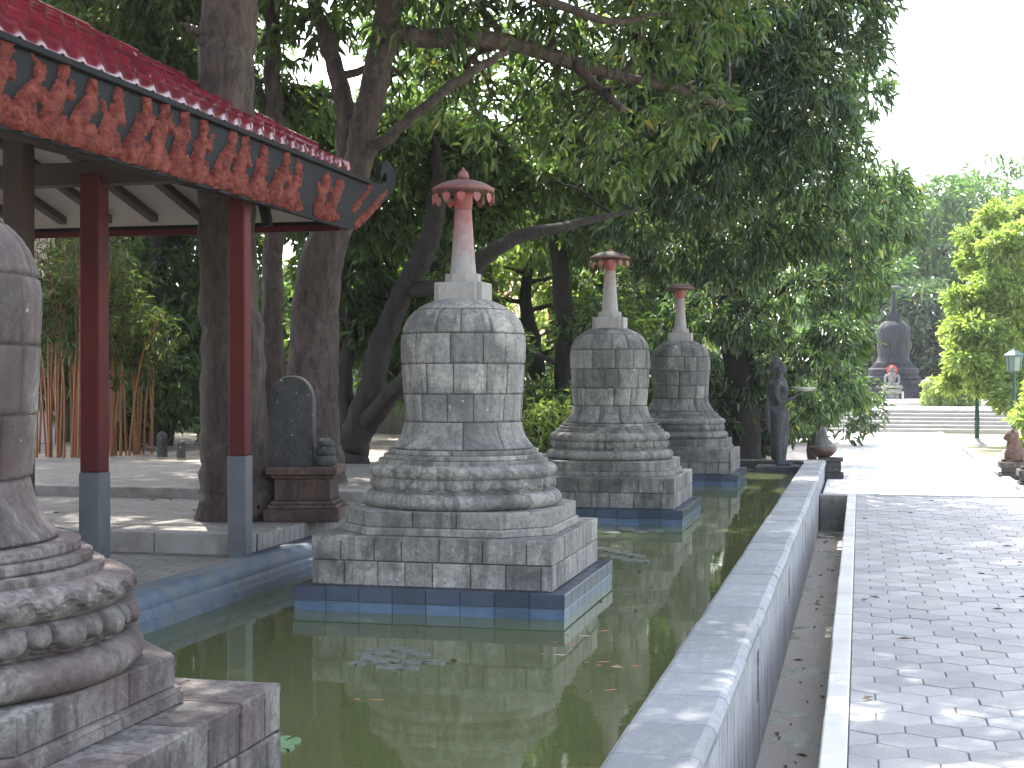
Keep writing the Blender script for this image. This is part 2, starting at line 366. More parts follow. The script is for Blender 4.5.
# ------------------------------------------------------------------ near walk of hexagon pavers
g = MB(); g.box(-.05, 2.2, -3, 20.3, -.3, -.012); struct('path_bed', g, M['mortar_lt'])
g = MB(); fw = .25; pitch = fw * math.sqrt(3) / 2; rr = fw / math.sqrt(3); gap = .0028
r_ = random.Random(5)
row = 0; y = -2.9
while y < 20.3:
    x = -.05 + (fw / 2 if row % 2 else 0)
    while x < 2.25:
        pts = []
        for k in range(6):
            a = math.pi / 6 + k * math.pi / 3
            pts.append((min(max(x + (rr) * math.cos(a) * (1 - gap / rr), -.046), 2.2), min(y + rr * math.sin(a) * (1 - gap / rr), 20.29)))
        if max(p[0] for p in pts) - min(p[0] for p in pts) > .05 and max(p[1] for p in pts) - min(p[1] for p in pts) > .03:
            dz = r_.uniform(-.0025, .0025); tx, ty = r_.uniform(-.008, .008), r_.uniform(-.010, .010)
            cx, cy = sum(p[0] for p in pts) / 6, sum(p[1] for p in pts) / 6
            low = [(px, py, -.028) for px, py in pts]
            md = [(px, py, dz - .004 + (px - cx) * tx + (py - cy) * ty) for px, py in pts]
            hi = [(cx + (px - cx) * .972, cy + (py - cy) * .972, dz + (px - cx) * tx + (py - cy) * ty) for px, py in pts]
            g.add(low + md + hi, [(12, 13, 14, 15, 16, 17)] + [(i, (i + 1) % 6, 6 + (i + 1) % 6, 6 + i) for i in range(6)] + [(6 + i, 6 + (i + 1) % 6, 12 + (i + 1) % 6, 12 + i) for i in range(6)])
        x += fw
    y += pitch; row += 1
struct('path', g, M['paver'])
# white kerb between gutter and walk, in lengths
g = MB(); y = -3.0
while y < 20.25:
    L = min(1.0, 20.3 - y); g.box(-.165 + rnd.uniform(-.003, .003), -.052, y + .003, y + L - .003, -.5, .012 + rnd.uniform(-.002, .002), .008); y += L
struct('kerb', g, M['white_paint'])
g = MB(); g.box(2.205, 2.33, -3, 44.0, -.4, .03, .01); struct('path_edging', g, M['concrete'])
# gutter
sheet('gutter', -.56, -.16, -3, 20.3, -.5, M['gutter'])
g = MB(); g.box(-.53, -.052, 20.304, 20.55, -.6, -.004); struct('gutter_end_wall', g, M['kerb_conc'])
# far walk, pale
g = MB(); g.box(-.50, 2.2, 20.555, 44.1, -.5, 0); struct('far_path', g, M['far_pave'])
g = MB(); g.box(-1.6, -.505, 23.62, 44.1, -.5, .024); struct('side_path', g, simple('pinkish_side_paving', (.36, .31, .28), (.44, .38, .35), 4, .85, .2))
g = MB(); g.box(-.56, -.50, 24, 44, -.3, .05, .008); struct('far_path_edging', g, M['pale_conc'])
# ------------------------------------------------------------------ parapet wall of the pool
pw = empty('parapet_wall', (-.69, 11, 0), 'long low pool wall capped with blue-grey stone slabs beside the gutter', 'wall')
def rel(mb, o):
    mb.v = [(x - o.location.x, y - o.location.y, z - o.location.z) for x, y, z in mb.v]; return mb
g = MB(); y = -2.6; r_ = random.Random(2)
holes = [8.0, 11.6, 15.2, 18.8]
y0 = -2.6
for hy in holes + [None]:
    y1 = hy if hy else 23.5
    g.box(-.835, -.545, y0, y1, -.55, .225)
    if hy:
        g.box(-.835, -.545, hy, hy + .16, -.55, -.20); g.box(-.835, -.57, hy, hy + .16, -.20, .10); g.box(-.835, -.545, hy, hy + .16, .10, .225); y0 = hy + .16
rel(g, pw).build('wall_body', M['wall_side'], pw)
g = MB(); y = -2.6; prof = [(-.855, .23), (-.86, .262), (-.85, .29), (-.83, .30), (-.56, .302), (-.535, .292), (-.522, .268), (-.525, .23)]
while y < 23.5:
    L = min(r_.uniform(.44, .50), 23.52 - y)
    if L < .1: break
    dz = r_.uniform(-.003, .003); dx = r_.uniform(-.004, .004)
    v = []
    for yy, ins in ((y + .002, .006), (y + .009, 0), (y + L - .009, 0), (y + L - .002, .006)):
        for (px, pz) in prof:
            v.append((px + dx + (ins if px < -.69 else -ins), yy, pz + dz - (ins if pz > .25 else 0)))
    n = len(prof); f = [(j * n + i, j * n + i + 1, (j + 1) * n + i + 1, (j + 1) * n + i) for j in range(3) for i in range(n - 1)]
    f += [tuple(range(n)), tuple(range(3 * n, 4 * n))[::-1]]
    g.add(v, f); y += L
rel(g, pw).build('cap_slabs', M['cap'], pw)
g = MB(); g.box(-.84, -.57, -2.6, 23.5, .22, .285); rel(g, pw).build('cap_joints', M['mortar'], pw)
# pool end wall
g = MB(); g.box(-4.3, -.87, 23.31, 23.6, -.55, .29, .01); tag(g.build('pool_end_wall', M['stone_dark']), 'dark low wall closing the far end of the pool', 'wall')
# left coping with rounded nose and lower ledge
cp = empty('pool_coping', (-4.1, 10, 0), 'blue-grey rounded coping along the pool beside the red pavilion posts', 'coping')
def ext_profile(prof, y0, y1, seg=1, smooth=False):
    m = MB(); n = len(prof); v = []
    for j in range(seg + 1):
        yy = y0 + (y1 - y0) * j / seg
        v += [(x, yy, z) for x, z in prof]
    m.add(v, [(j * n + i, j * n + i + 1, (j + 1) * n + i + 1, (j + 1) * n + i) for j in range(seg) for i in range(n - 1)], smooth)
    m.add(v[:n], [tuple(range(n))]); m.add(v[-n:], [tuple(range(n))[::-1]]); return m
nose = [(-4.25, .2), (-4.25, .345)] + [(-4.06 + .075 * math.sin(R(a)), .285 + .075 * math.cos(R(a))) for a in range(-20, 181, 20)] + [(-4.06, .205)]
rel(ext_profile(nose, -2, 23.3, 1, True), cp).build('rounded_coping', M['coping_blue'], cp)
led = [(-4.2, .0), (-4.2, .20), (-4.02, .204), (-4.02, .262), (-3.985, .268), (-3.96, .25), (-3.955, .215), (-3.935, .21), (-3.935, -.1)]
rel(ext_profile(led, -2, 23.28), cp).build('lower_ledge', M['coping_blue'], cp)
# pavilion floor, kerb, plaza
g = MB(); g.box(-14, -4.255, -3, 9.645, -.4, ZP); struct('pavilion_floor', g, M['plaza'])
kl = MB(); k_y = 9.65; x = -14
while x < -4.3:
    L = min(1.0, -4.26 - x); kl.box(x + .003, x + L - .003, k_y, k_y + .16, -.2, ZK + .015, .01); x += L
struct('plaza_kerb', kl, M['kerb_conc'])
g = MB(); g.box(-60, -4.255, k_y + .165, 12.6, -.4, ZK); struct('plaza', g, M['plaza'])
g = MB(); g.box(-60, -4.255, 12.605, 12.8, -.4, ZK + .10, .01); struct('plaza_step', g, M['kerb_conc'])
g = MB(); g.box(-60, -4.255, 12.805, 16.8, -.4, ZK + .09); struct('upper_plaza', g, M['plaza'])
g = MB(); g.box(-60, -4.30, 16.805, 23.6, -.4, ZK + .07); struct('garden_bed', g, simple('leafy_dusty_soil', (.24, .21, .18), (.33, .30, .26), 3, .95, .5, dirt=(.14, .10, .07)))
g = MB(); g.box(-60, -5.6, 23.605, 45.4, .021, ZK + .05); struct('raised_garden', g, simple('sunlit_dusty_ground', (.36, .33, .28), (.27, .24, .18), 2, .95, .4))
# far steps and terrace
g = MB()
SY = 44.2
for i in range(6):
    g.box(-16, 4.45, SY + i * .36, SY + (i + 1) * .36 + (8 if i == 5 else .04), -.5, .105 * (i + 1) + .0, .012)
tag(g.build('wide_steps', simple('weathered_step_concrete', (.26, .245, .23), (.34, .325, .31), 3, .85, .2)), 'wide flight of pale concrete steps across the end of the path', 'steps')
sheet('terrace', -60, 60, SY + 6 * .36 + 7.5, 120, .622, M['pale_conc'])
g = MB(); g.box(-16, 6, SY + 8.2, SY + 9.0, .5, .76, .01); g.box(-16, 5.5, SY + 8.6, SY + 9.0, .76, .86, .01)
tag(g.build('terrace_kerb', M['pale_conc']), 'low pale double kerb edging the terrace before the black stupa', 'kerb')

# ------------------------------------------------------------------ stupas
def interp(prof, z):
    for (r0, z0), (r1, z1) in zip(prof, prof[1:]):
        if z0 <= z <= z1: return r0 + (r1 - r0) * (z - z0) / max(1e-6, z1 - z0)
    return prof[-1][0] if z > prof[-1][1] else prof[0][0]
def catmull(P, n):
    out = []
    for i in range(len(P) - 1):
        p0 = P[max(i - 1, 0)]; p1 = P[i]; p2 = P[i + 1]; p3 = P[min(i + 2, len(P) - 1)]
        for k in range(n):
            t = k / n
            out.append(tuple(.5 * ((2 * b) + (c - a) * t + (2 * a - 5 * b + 4 * c - d) * t * t + (3 * b - a - 3 * c + d) * t ** 3) for a, b, c, d in zip(p0, p1, p2, p3)))
    out.append(tuple(P[-1])); return out
DOME = catmull([(.388, 1.163), (.393, 1.25), (.400, 1.345), (.412, 1.54), (.416, 1.66), (.411, 1.735), (.398, 1.795), (.368, 1.85), (.315, 1.904), (.235, 1.950), (.14, 1.978), (.02, 1.985)], 4)
SKIRT = catmull([(.470, .985), (.468, 1.0), (.428, 1.05), (.402, 1.11), (.390, 1.163)], 4)
def blocks_on(mb, prof, courses, nblk, r, g=.0022, dip=.007, jit=.0025):
    for ci, (z0, z1) in enumerate(zip(courses, courses[1:])):
        off = r.uniform(0, 2 * math.pi); n = nblk[ci] if isinstance(nblk, (list, tuple)) else nblk
        cuts = [off + 2 * math.pi * (k + (r.uniform(-.14, .14) if n > 1 else 0)) / n for k in range(n)]
        merged = [c for k, c in enumerate(cuts) if not (k and r.random() < .12)]
        merged.append(merged[0] + 2 * math.pi)
        rm = interp(prof, (z0 + z1) / 2)
        for a0, a1 in zip(merged, merged[1:]):
            gz = g; ga = g / max(rm, .1); na = max(4, int((a1 - a0) / .11)); nz = max(4, int((z1 - z0) / .02))
            dr = r.uniform(-jit, jit); v = []
            zs = [z0 + gz, z0 + gz + .006] + [z0 + (z1 - z0) * j / nz for j in range(1, nz)] + [z1 - gz - .006, z1 - gz]
            As = [a0 + ga, a0 + ga + .006 / max(rm, .1)] + [a0 + (a1 - a0) * j / na for j in range(1, na)] + [a1 - ga - .006 / max(rm, .1), a1 - ga]
            for iz, z in enumerate(zs):
                for ia, a in enumerate(As):
                    edge = (iz in (0, len(zs) - 1)) + (ia in (0, len(As) - 1))
                    R_ = interp(prof, z) + dr - (dip if edge else 0) + .0016 * math.sin(37 * a + 50 * z) * math.sin(23 * a - 31 * z)
                    v.append((R_ * math.cos(a), R_ * math.sin(a), z))
            n_ = len(As)
            mb.add(v, [(i * n_ + k, i * n_ + k + 1, (i + 1) * n_ + k + 1, (i + 1) * n_ + k) for i in range(len(zs) - 1) for k in range(n_ - 1)], True)
def torus_prof(r, z, a, b, n=14, a0=-90, a1=90):
    return [(r - a + a * math.cos(R(a0 + (a1 - a0) * k / n)), z + b * math.sin(R(a0 + (a1 - a0) * k / n))) for k in range(n + 1)]
def block_box(mb, hx, z0, z1, courses, nb, t, r, ch=.006, gap=.0025, top_n=5):
    hz = (z1 - z0) / courses
    for (u, nn) in (((1, 0, 0), (0, -1, 0)), ((0, 1, 0), (1, 0, 0)), ((-1, 0, 0), (0, 1, 0)), ((0, -1, 0), (-1, 0, 0))):
        u_, n_ = Vector(u), Vector(nn)
        for c in range(courses):
            k = 0; cuts = [0]; x = r.uniform(.5, 1) * 2 * hx / nb
            while x < 2 * hx - .06: cuts.append(x); x += 2 * hx / nb * r.choice([.8, .95, 1, 1, 1.1, 1.25])
            cuts.append(2 * hx)
            for a, b in zip(cuts, cuts[1:]):
                o = n_ * (hx - t) + u_ * (-hx + a + gap) + Vector((0, 0, z0 + c * hz + gap))
                mb.slab(o, u_, (0, 0, 1), n_, b - a - 2 * gap, hz - 2 * gap - .0005, t + r.uniform(-.003, .002), ch)
    s_ = 2 * hx / top_n
    for i in range(top_n):
        for j in range(top_n):
            mb.slab((-hx + i * s_ + .002, -hx + j * s_ + .002, z1 - t), (1, 0, 0), (0, 1, 0), (0, 0, 1), s_ - .004, s_ - .004, t - .001 + r.uniform(-.002, 0), ch)
def octa(h, c): return [(-h + c, -h), (h - c, -h), (h, -h + c), (h, h - c), (h - c, h), (-h + c, h), (-h, h - c), (-h, -h + c)]
def make_stupa(loc, label, st, spire, umb, seed, up=0, tiles=True, red_top=True, pend=True, finial=True, scale=(1, 1, 1), group='bell-shaped stupas standing in a row in the pool', courses_base=2):
    r = random.Random(seed)
    t = empty('stupa', loc, label, 'stupa', group); t.scale = scale
    if tiles:
        g = MB(); g.box(-.852, .852, -.852, .852, -.25, .148); pl = g.build('tiled_plinth', M['grout'], t)
        g = MB(); g2 = MB()
        for (u, nn) in (((1, 0, 0), (0, -1, 0)), ((0, 1, 0), (1, 0, 0)), ((-1, 0, 0), (0, 1, 0)), ((0, -1, 0), (-1, 0, 0))):
            u_, n_ = Vector(u), Vector(nn); n = 8
            for k in range(n):
                a = -.865 + 1.73 * k / n
                g.slab(n_ * .852 + u_ * (a + .0015) + Vector((0, 0, .066)), u_, (0, 0, 1), n_, 1.73 / n - .003, .082, .013, .003)
                g2.slab(n_ * .852 + u_ * (a + .0015) + Vector((0, 0, -.04)), u_, (0, 0, 1), n_, 1.73 / n - .003, .10, .010, .003)
        for i in range(8):
            for j in range(8):
                if 0 < i < 7 and 0 < j < 7: continue
                s_ = 1.73 / 8; g.slab((-.865 + i * s_ + .0015, -.865 + j * s_ + .0015, .145), (1, 0, 0), (0, 1, 0), (0, 0, 1), s_ - .003, s_ - .003, .008, .002)
        g.build('dark_tiles', M['tile_dark'], pl); g2.build('blue_tiles', M['tile_blue'], pl)
    g = MB(); block_box(g, .775, .153, .464, courses_base, 7, .03, r); b = g.build('stone_base', st, t)
    g = MB(); g.box(-.763, .763, -.763, .763, -.2 if not tiles else .1, .453); g.build('base_core', M['mortar'], b)
    g = MB(); g.prism(octa(.705, .265), .466, .497); g.prism(octa(.698, .263), .4975, .511); 
    P = octa(.685, .26)
    for i in range(8):
        a, c = Vector((*P[i], 0)), Vector((*P[(i + 1) % 8], 0)); u_ = (c - a); L = u_.length; u_.normalize(); n_ = Vector((u_.y, -u_.x, 0))
        k = max(1, round(L / .34)); w_ = L / k
        for j in range(k): g.slab(a + u_ * (j * w_ + .002) - n_ * .03 + Vector((0, 0, .512)), u_, (0, 0, 1), n_, w_ - .004, .098, .03, .005)
    g.prism(octa(.668, .255), .512, .607)
    g.prism(octa(.679, .258), .6075, .611)
    g.build('stepped_octagon', st, t)
    g = MB(); g.lathe([(.5, .60)] + torus_prof(.66, .662, .06, .053) + [(.5, .72)], 96, fn=lambda a, v: .003 * math.sin(7 * a + 2) + .002 * math.sin(19 * a)); g.build('lower_torus', st, t)
    relk = 1.5 if up else .65
    def petal(a, v):
        n = 21; ph = (a * n / (2 * math.pi)) % 1
        if ph < .62: half = abs(ph / .62 - .5) * 2; low = .24; amp = .019
        else: half = abs((ph - .62) / .38 - .5) * 2; low = .36; amp = .013
        s_ = low + (.56 - low) * half ** 2.4
        if v > s_:
            e = min(1, (v - s_) * 14) * min(1, (1 - half) * 7 + .05)
            return .006 + e * (.006 + amp * math.sqrt(max(0, 1 - half ** 2)) * math.sqrt(max(.02, 1 - (2 * (v - s_) / (1 - s_) - .9) ** 2 * .85)))
        k = s_ - v
        return (.004 if k < .03 else .011 if k < .10 else .002 if k < .17 else .008 if k < .24 else .002)
    pr = [(.592 + .012 * math.sin(math.pi * k / 34), .703 + .102 * k / 34) for k in range(35)]
    g = MB(); g.lathe([(.5, .70)] + pr + [(.5, .806)], 504, fn=lambda a, v: relk * petal(a, max(0, min(1, (v * 36 - 1) / 34))) if 0.02 < v < .98 else 0); g.build('lotus_band', st, t)
    def zig(a, v):
        n = 30; ph = (a * n / (2 * math.pi)) % 1; tri = abs(ph - .5) * 2
        e = .40 + .26 * tri + .03 * math.sin(a * 7); k = v - e
        return (.009 if 0 <= k < .05 else .003 if .05 <= k < .10 else .007 if k >= .10 and k < .3 - .15 * tri else .002 if k > 0 else -.002)
    g = MB(); g.lathe([(.5, .79)] + torus_prof(.626, .843, .07, .051, 34) + [(.5, .9)], 420, fn=lambda a, v: relk * zig(a, v)); g.build('upper_torus', st, t)
    g = MB()
    for (r0, z0, z1) in ((.565, .885, .921), (.532, .9205, .952), (.50, .9515, .985)):
        prof = [(r0 - .012, z0), (r0, z0 + .006), (r0 + .002, z1 - .006), (r0 - .008, z1)]
        blocks_on(g, [(r0 - .002, z0), (r0, z0 + .004), (r0, z1 - .004), (r0 - .004, z1)], [z0, z1], 9, r, .001, .004)
        g.lathe([(r0 - .006, z0), (r0 - .006, z1 - .002), (r0 - .05, z1 - .0015)], 64)
    g.build('ring_mouldings', st, t)
    g = MB(); blocks_on(g, SKIRT, [.985, 1.163], 11, r, .0022, .008); sk = g.build('flared_skirt', st, t)
    g = MB(); g.lathe([(rr_ - .009, z) for rr_, z in SKIRT], 64); g.build('skirt_core', M['mortar'], sk)
    g = MB(); blocks_on(g, DOME, [1.163, 1.345, 1.543, 1.742, 1.902, 1.984], [12, 13, 12, 13, 9], r, .0022, .008); dm = g.build('bell_dome', st, t)
    g = MB(); g.lathe([(max(.01, rr_ - .010), z - .001) for rr_, z in DOME], 64); g.build('dome_core', M['mortar'], dm)
    g = MB(); g.box(-.165, .165, -.13, .13, 1.955, 2.085, .005); g.box(-.13, .13, -.165, .165, 1.955, 2.082, .005); g.prism([(.122 * math.cos(R(22.5 + 45 * k)), .122 * math.sin(R(22.5 + 45 * k))) for k in range(8)], 2.0851, 2.142)
    g.build('square_pedestal', spire if st is not M['stone_far'] else st, t)
    g = MB(); g.lathe(catmull([(.088, 2.1422), (.079, 2.24), (.066, 2.42), (.056, 2.572)], 4), 24); g.build('spire', spire, t)
    g = MB(); g.lathe([(.056, 2.573), (.061, 2.578), (.059, 2.60), (.062, 2.61), (.062, 2.66), (.066, 2.67), (.060, 2.70)], 20, fn=lambda a, v: .002 * math.sin(10 * a)); g.build('collar', M['red_flake'] if red_top else umb, t)
    g = MB(); g.lathe([(.05, 2.688), (.190, 2.690), (.204, 2.696), (.208, 2.708), (.200, 2.718), (.185, 2.728), (.15, 2.748), (.10, 2.764), (.05, 2.774), (.02, 2.777)], 40)
    um = g.build('umbrella', umb, t)
    g = MB(); g.lathe([(.206, 2.703), (.2115, 2.708), (.206, 2.713)], 40, cap=False)
    if finial: g.lathe([(.02, 2.776), (.036, 2.782), (.040, 2.80), (.030, 2.822), (.014, 2.838), (.004, 2.858)], 16)
    else: g.lathe([(.02, 2.776), (.024, 2.782), (.015, 2.80)], 12)
    g.build('finial', M['red_flake'] if red_top else umb, um)
    if pend:
        n = 12
        for k in range(n):
            if seed % 3 == 0 and k in (2, 7): continue
            a = 2 * math.pi * k / n + .2; cx, cy = .203 * math.cos(a), .203 * math.sin(a); g = MB()
            out = [(1.35 * x, 1.35 * z) for x, z in [(0, -.032), (.016, -.014), (.021, .002), (.017, .013), (.008, .017), (0, .010), (-.008, .017), (-.017, .013), (-.021, .002), (-.016, -.014)]]
            tx, ty = -math.sin(a), math.cos(a); v = []
            for sgn in (-1, 1):
                v += [(cx + tx * p + math.cos(a) * .004 * sgn, cy + ty * p + math.sin(a) * .004 * sgn, 2.648 + q_) for p, q_ in out]
            g.add(v, [tuple(range(10))[::-1], tuple(range(10, 20))] + [(i, (i + 1) % 10, 10 + (i + 1) % 10, 10 + i) for i in range(10)])
            g.tube([(cx, cy, 2.66), (cx, cy, 2.692)], [.0025, .0025], 5)
            g.build('pendant', M['red_flake'], um)
    if up:
        for c_ in children(t):
            if c_.name.split('.')[0] not in ('tiled_plinth', 'stone_base'):
                c_.location.x += up; nm = c_.name.split('.')[0]
                if nm in ('lower_torus', 'lotus_band', 'upper_torus'): c_.scale = (1.085, 1.085, 1)
                if nm == 'ring_mouldings': c_.scale = (1.06, 1.06, 1)
                if nm == 'bell_dome': c_.scale = (1.02, 1.02, 1)
    return t
SX = -2.58
make_stupa((SX - .02, 3.62, ZW), 'nearest stupa cut by the left edge, with reddish stained stone and lotus petals', M['stone_a'], M['spire_a'], M['umb_red'], 11, -.11)
make_stupa((SX, 9.35, ZW), 'pale grey bell-shaped stupa in the middle of the pool, its umbrella hung with red hearts', M['stone_b'], M['spire_a'], M['umb_red'], 23)
make_stupa((SX + .03, 15.02, ZW), 'third stupa from the camera, weathered, with dark umbrella on a half red spire', M['stone_c'], M['spire_b'], M['umb_dark'], 36, finial=False)
make_stupa((SX + .12, 20.4, ZW), 'farthest and smallest looking stupa in the pool, thin dark umbrella, near the standing statue', M['stone_d'], M['spire_b'], M['umb_dark'], 45, pend=False, finial=False)
p = at(893.5, 402, 55.5)
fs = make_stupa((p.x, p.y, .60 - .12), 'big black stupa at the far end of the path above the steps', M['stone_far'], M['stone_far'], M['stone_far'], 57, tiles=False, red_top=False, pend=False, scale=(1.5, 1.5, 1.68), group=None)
# ------------------------------------------------------------------ pavilion
def to_loc(mb, o): return rel(mb, o)
FX, FZB, FZT, FY1 = -4.10, 2.83, 3.29, 11.28
pav = empty('pavilion', (-6.0, 9.5, ZP), 'open pavilion with maroon tile roof, carved black fascia and dark red posts', 'pavilion')
slope = .56
RC = Vector((FX + .03, FY1 + .03, FZT + .005))              # roof corner
def post(px, ybase, d, w_, ztop, zg, nm='post'):
    c = at(px, ybase, d); x, y = c.x, c.y; h_ = w_ / 2
    g = MB(); g.box(x - h_, x + h_, y - h_, y + h_, zg, ztop, .008); o = to_loc(g, pav).build('post', M['red_post'], pav)
    g = MB(); k = h_ + .007; g.box(x - k, x + k, y - k, y + k, ZP - .02, zg, .008); to_loc(g, pav).build('grey_base', M['grey_post'], o)
    return c
c1 = post(94.5, 563, 9.95, .145, 2.99, 1.6 - 94 * 9.95 / F_PX)
c2 = post(240, 550, 10.3, .122, 3.05, 1.6 - 77 * 10.35 / F_PX)
c0 = at(19, 500, 9.6)
g = MB(); g.box(c0.x - .075, c0.x + .075, c0.y - .075, c0.y + .075, ZP, 3.2, .008); to_loc(g, pav).build('post', M['brown_wood'], pav)
for yy in (2.8,):
    g = MB(); g.box(-5.2, -5.02, yy - .09, yy + .09, ZP, 3.2, .008); to_loc(g, pav).build('post', M['red_post'], pav)
# beams
yb = 9.1
g = MB(); g.box(-12, -4.16, 8.98, 9.14, 2.93, 3.08, .006); to_loc(g, pav).build('cross_beam', M['brown_wood'], pav)
# soffit: far slope and near-side slope, thin boards
ss = .26
def quad_slab(pts, t):
    g = MB(); a = [Vector(p) for p in pts]; b = [p + Vector((0, 0, t)) for p in a]
    g.add(a + b, [(3, 2, 1, 0), (4, 5, 6, 7)] + [(i, (i + 1) % 4, 4 + (i + 1) % 4, 4 + i) for i in range(4)]); return g
z_e = FZB + .06; run = 2.9
to_loc(quad_slab([(FX - .04, FY1 - .04, z_e), (FX - 9, FY1 - .04, z_e), (FX - 9, FY1 - run, z_e + ss * run), (FX - run, FY1 - run, z_e + ss * run)], .02), pav).build('soffit', M['soffit'], pav)
to_loc(quad_slab([(FX - .04, 1, z_e), (FX - .04, FY1 - .04, z_e), (FX - run, FY1 - run, z_e + ss * run), (FX - run, 1, z_e + ss * run)], .02), pav).build('soffit', M['soffit'], pav)
to_loc(quad_slab([(FX - run, 1, z_e + ss * run), (FX - run, FY1 - run, z_e + ss * run), (FX - 9, FY1 - run, z_e + ss * run), (FX - 9, 1, z_e + ss * run)], .02), pav).build('ceiling', M['soffit'], pav)
# rafters under the far slope run along y; under the near slope along x
x = FX - .75
while x > FX - 8.5:
    g = MB(); y0 = max(FY1 - run, FY1 - (FX - x)); pts = [(x - .035, y0), (x + .035, FY1 - .30)]
    a = [(x - .035, y0, z_e + ss * (FY1 - y0) - .07), (x + .035, y0, z_e + ss * (FY1 - y0) - .07), (x + .035, FY1 - .28, z_e + ss * .28 - .07), (x - .035, FY1 - .28, z_e + ss * .28 - .07)]
    b = [(p[0], p[1], p[2] + .068) for p in a]
    g.add(a + b, [(3, 2, 1, 0), (4, 5, 6, 7)] + [(i, (i + 1) % 4, 4 + (i + 1) % 4, 4 + i) for i in range(4)])
    to_loc(g, pav).build('rafter', M['brown_wood'], pav); x -= .42
y = 10.4
while y > 1.5:
    g = MB(); x0 = max(FX - run, FX - (FY1 - y))
    a = [(x0, y - .035, z_e + ss * (FX - x0) - .07), (FX - .28, y - .035, z_e + ss * .28 - .07), (FX - .28, y + .035, z_e + ss * .28 - .07), (x0, y + .035, z_e + ss * (FX - x0) - .07)]
    b = [(p[0], p[1], p[2] + .068) for p in a]
    g.add(a + b, [(3, 2, 1, 0), (4, 5, 6, 7)] + [(i, (i + 1) % 4, 4 + (i + 1) % 4, 4 + i) for i in range(4)])
    to_loc(g, pav).build('rafter', M['brown_wood'], pav); y -= .52
# far eave board, red
g = MB(); g.box(FX - 9, FX - .05, FY1 - .03, FY1, FZB - .02, FZB + .03); to_loc(g, pav).build('eave_trim', M['red_post'], pav)
g = MB(); g.box(FX - 9, FX - .05, FY1 - .001, FY1 + .03, FZB + .03, FZT); to_loc(g, pav).build('rear_fascia', M['black_board'], pav)
# bracket strut under the corner
g = MB(); q1 = at(262, 195, 11.0); q2 = at(268, 226, 11.0); g.tube([q1, q2], [.045, .045], 4, False); to_loc(g, pav).build('bracket', M['black_board'], pav)
# fascia board with upturned dragon-like hook at the corner (outline in the y-z plane)
def hook_outline():
    Y = lambda px: None
    base = [(1.0, FZB), (FY1 - .02, FZB)]
    lower = [(11.42, 2.84), (11.62, 2.90), (11.85, 3.0), (12.1, 3.11)]
    hook = [(12.38, 3.23), (12.54, 3.35), (12.52, 3.47), (12.37, 3.535), (12.2, 3.50), (12.13, 3.40), (12.17, 3.365), (12.23, 3.415), (12.29, 3.41), (12.30, 3.36), (12.22, 3.325), (12.1, 3.30)]
    return base + catmull(lower + hook, 3) + [(11.9, FZT), (1.0, FZT)]
from mathutils.geometry import tessellate_polygon
def plate(outline, x0, x1):
    g = MB(); n = len(outline); a = [(x0, y, z) for y, z in outline]; b = [(x1, y, z) for y, z in outline]
    tris = tessellate_polygon([[Vector((y, z, 0)) for y, z in outline]])
    g.add(a + b, [tuple(t) for t in tris] + [tuple(n + i for i in t)[::-1] for t in tris] + [(i, (i + 1) % n, n + (i + 1) % n, n + i) for i in range(n)]); return g
fb = to_loc(plate(hook_outline(), FX - .05, FX), pav).build('fascia_board', M['black_board'], pav)
g = MB(); g.box(FX - .06, FX + .035, 1, FY1 + .5, FZT - .035, FZT + .004, .006); to_loc(g, pav).build('top_rail', M['black_board'], fb)
g = MB(); g.box(FX - .02, FX + .012, 1, FY1, FZB - .012, FZB + .014, .004); to_loc(g, pav).build('bottom_rail', M['black_board'], fb)
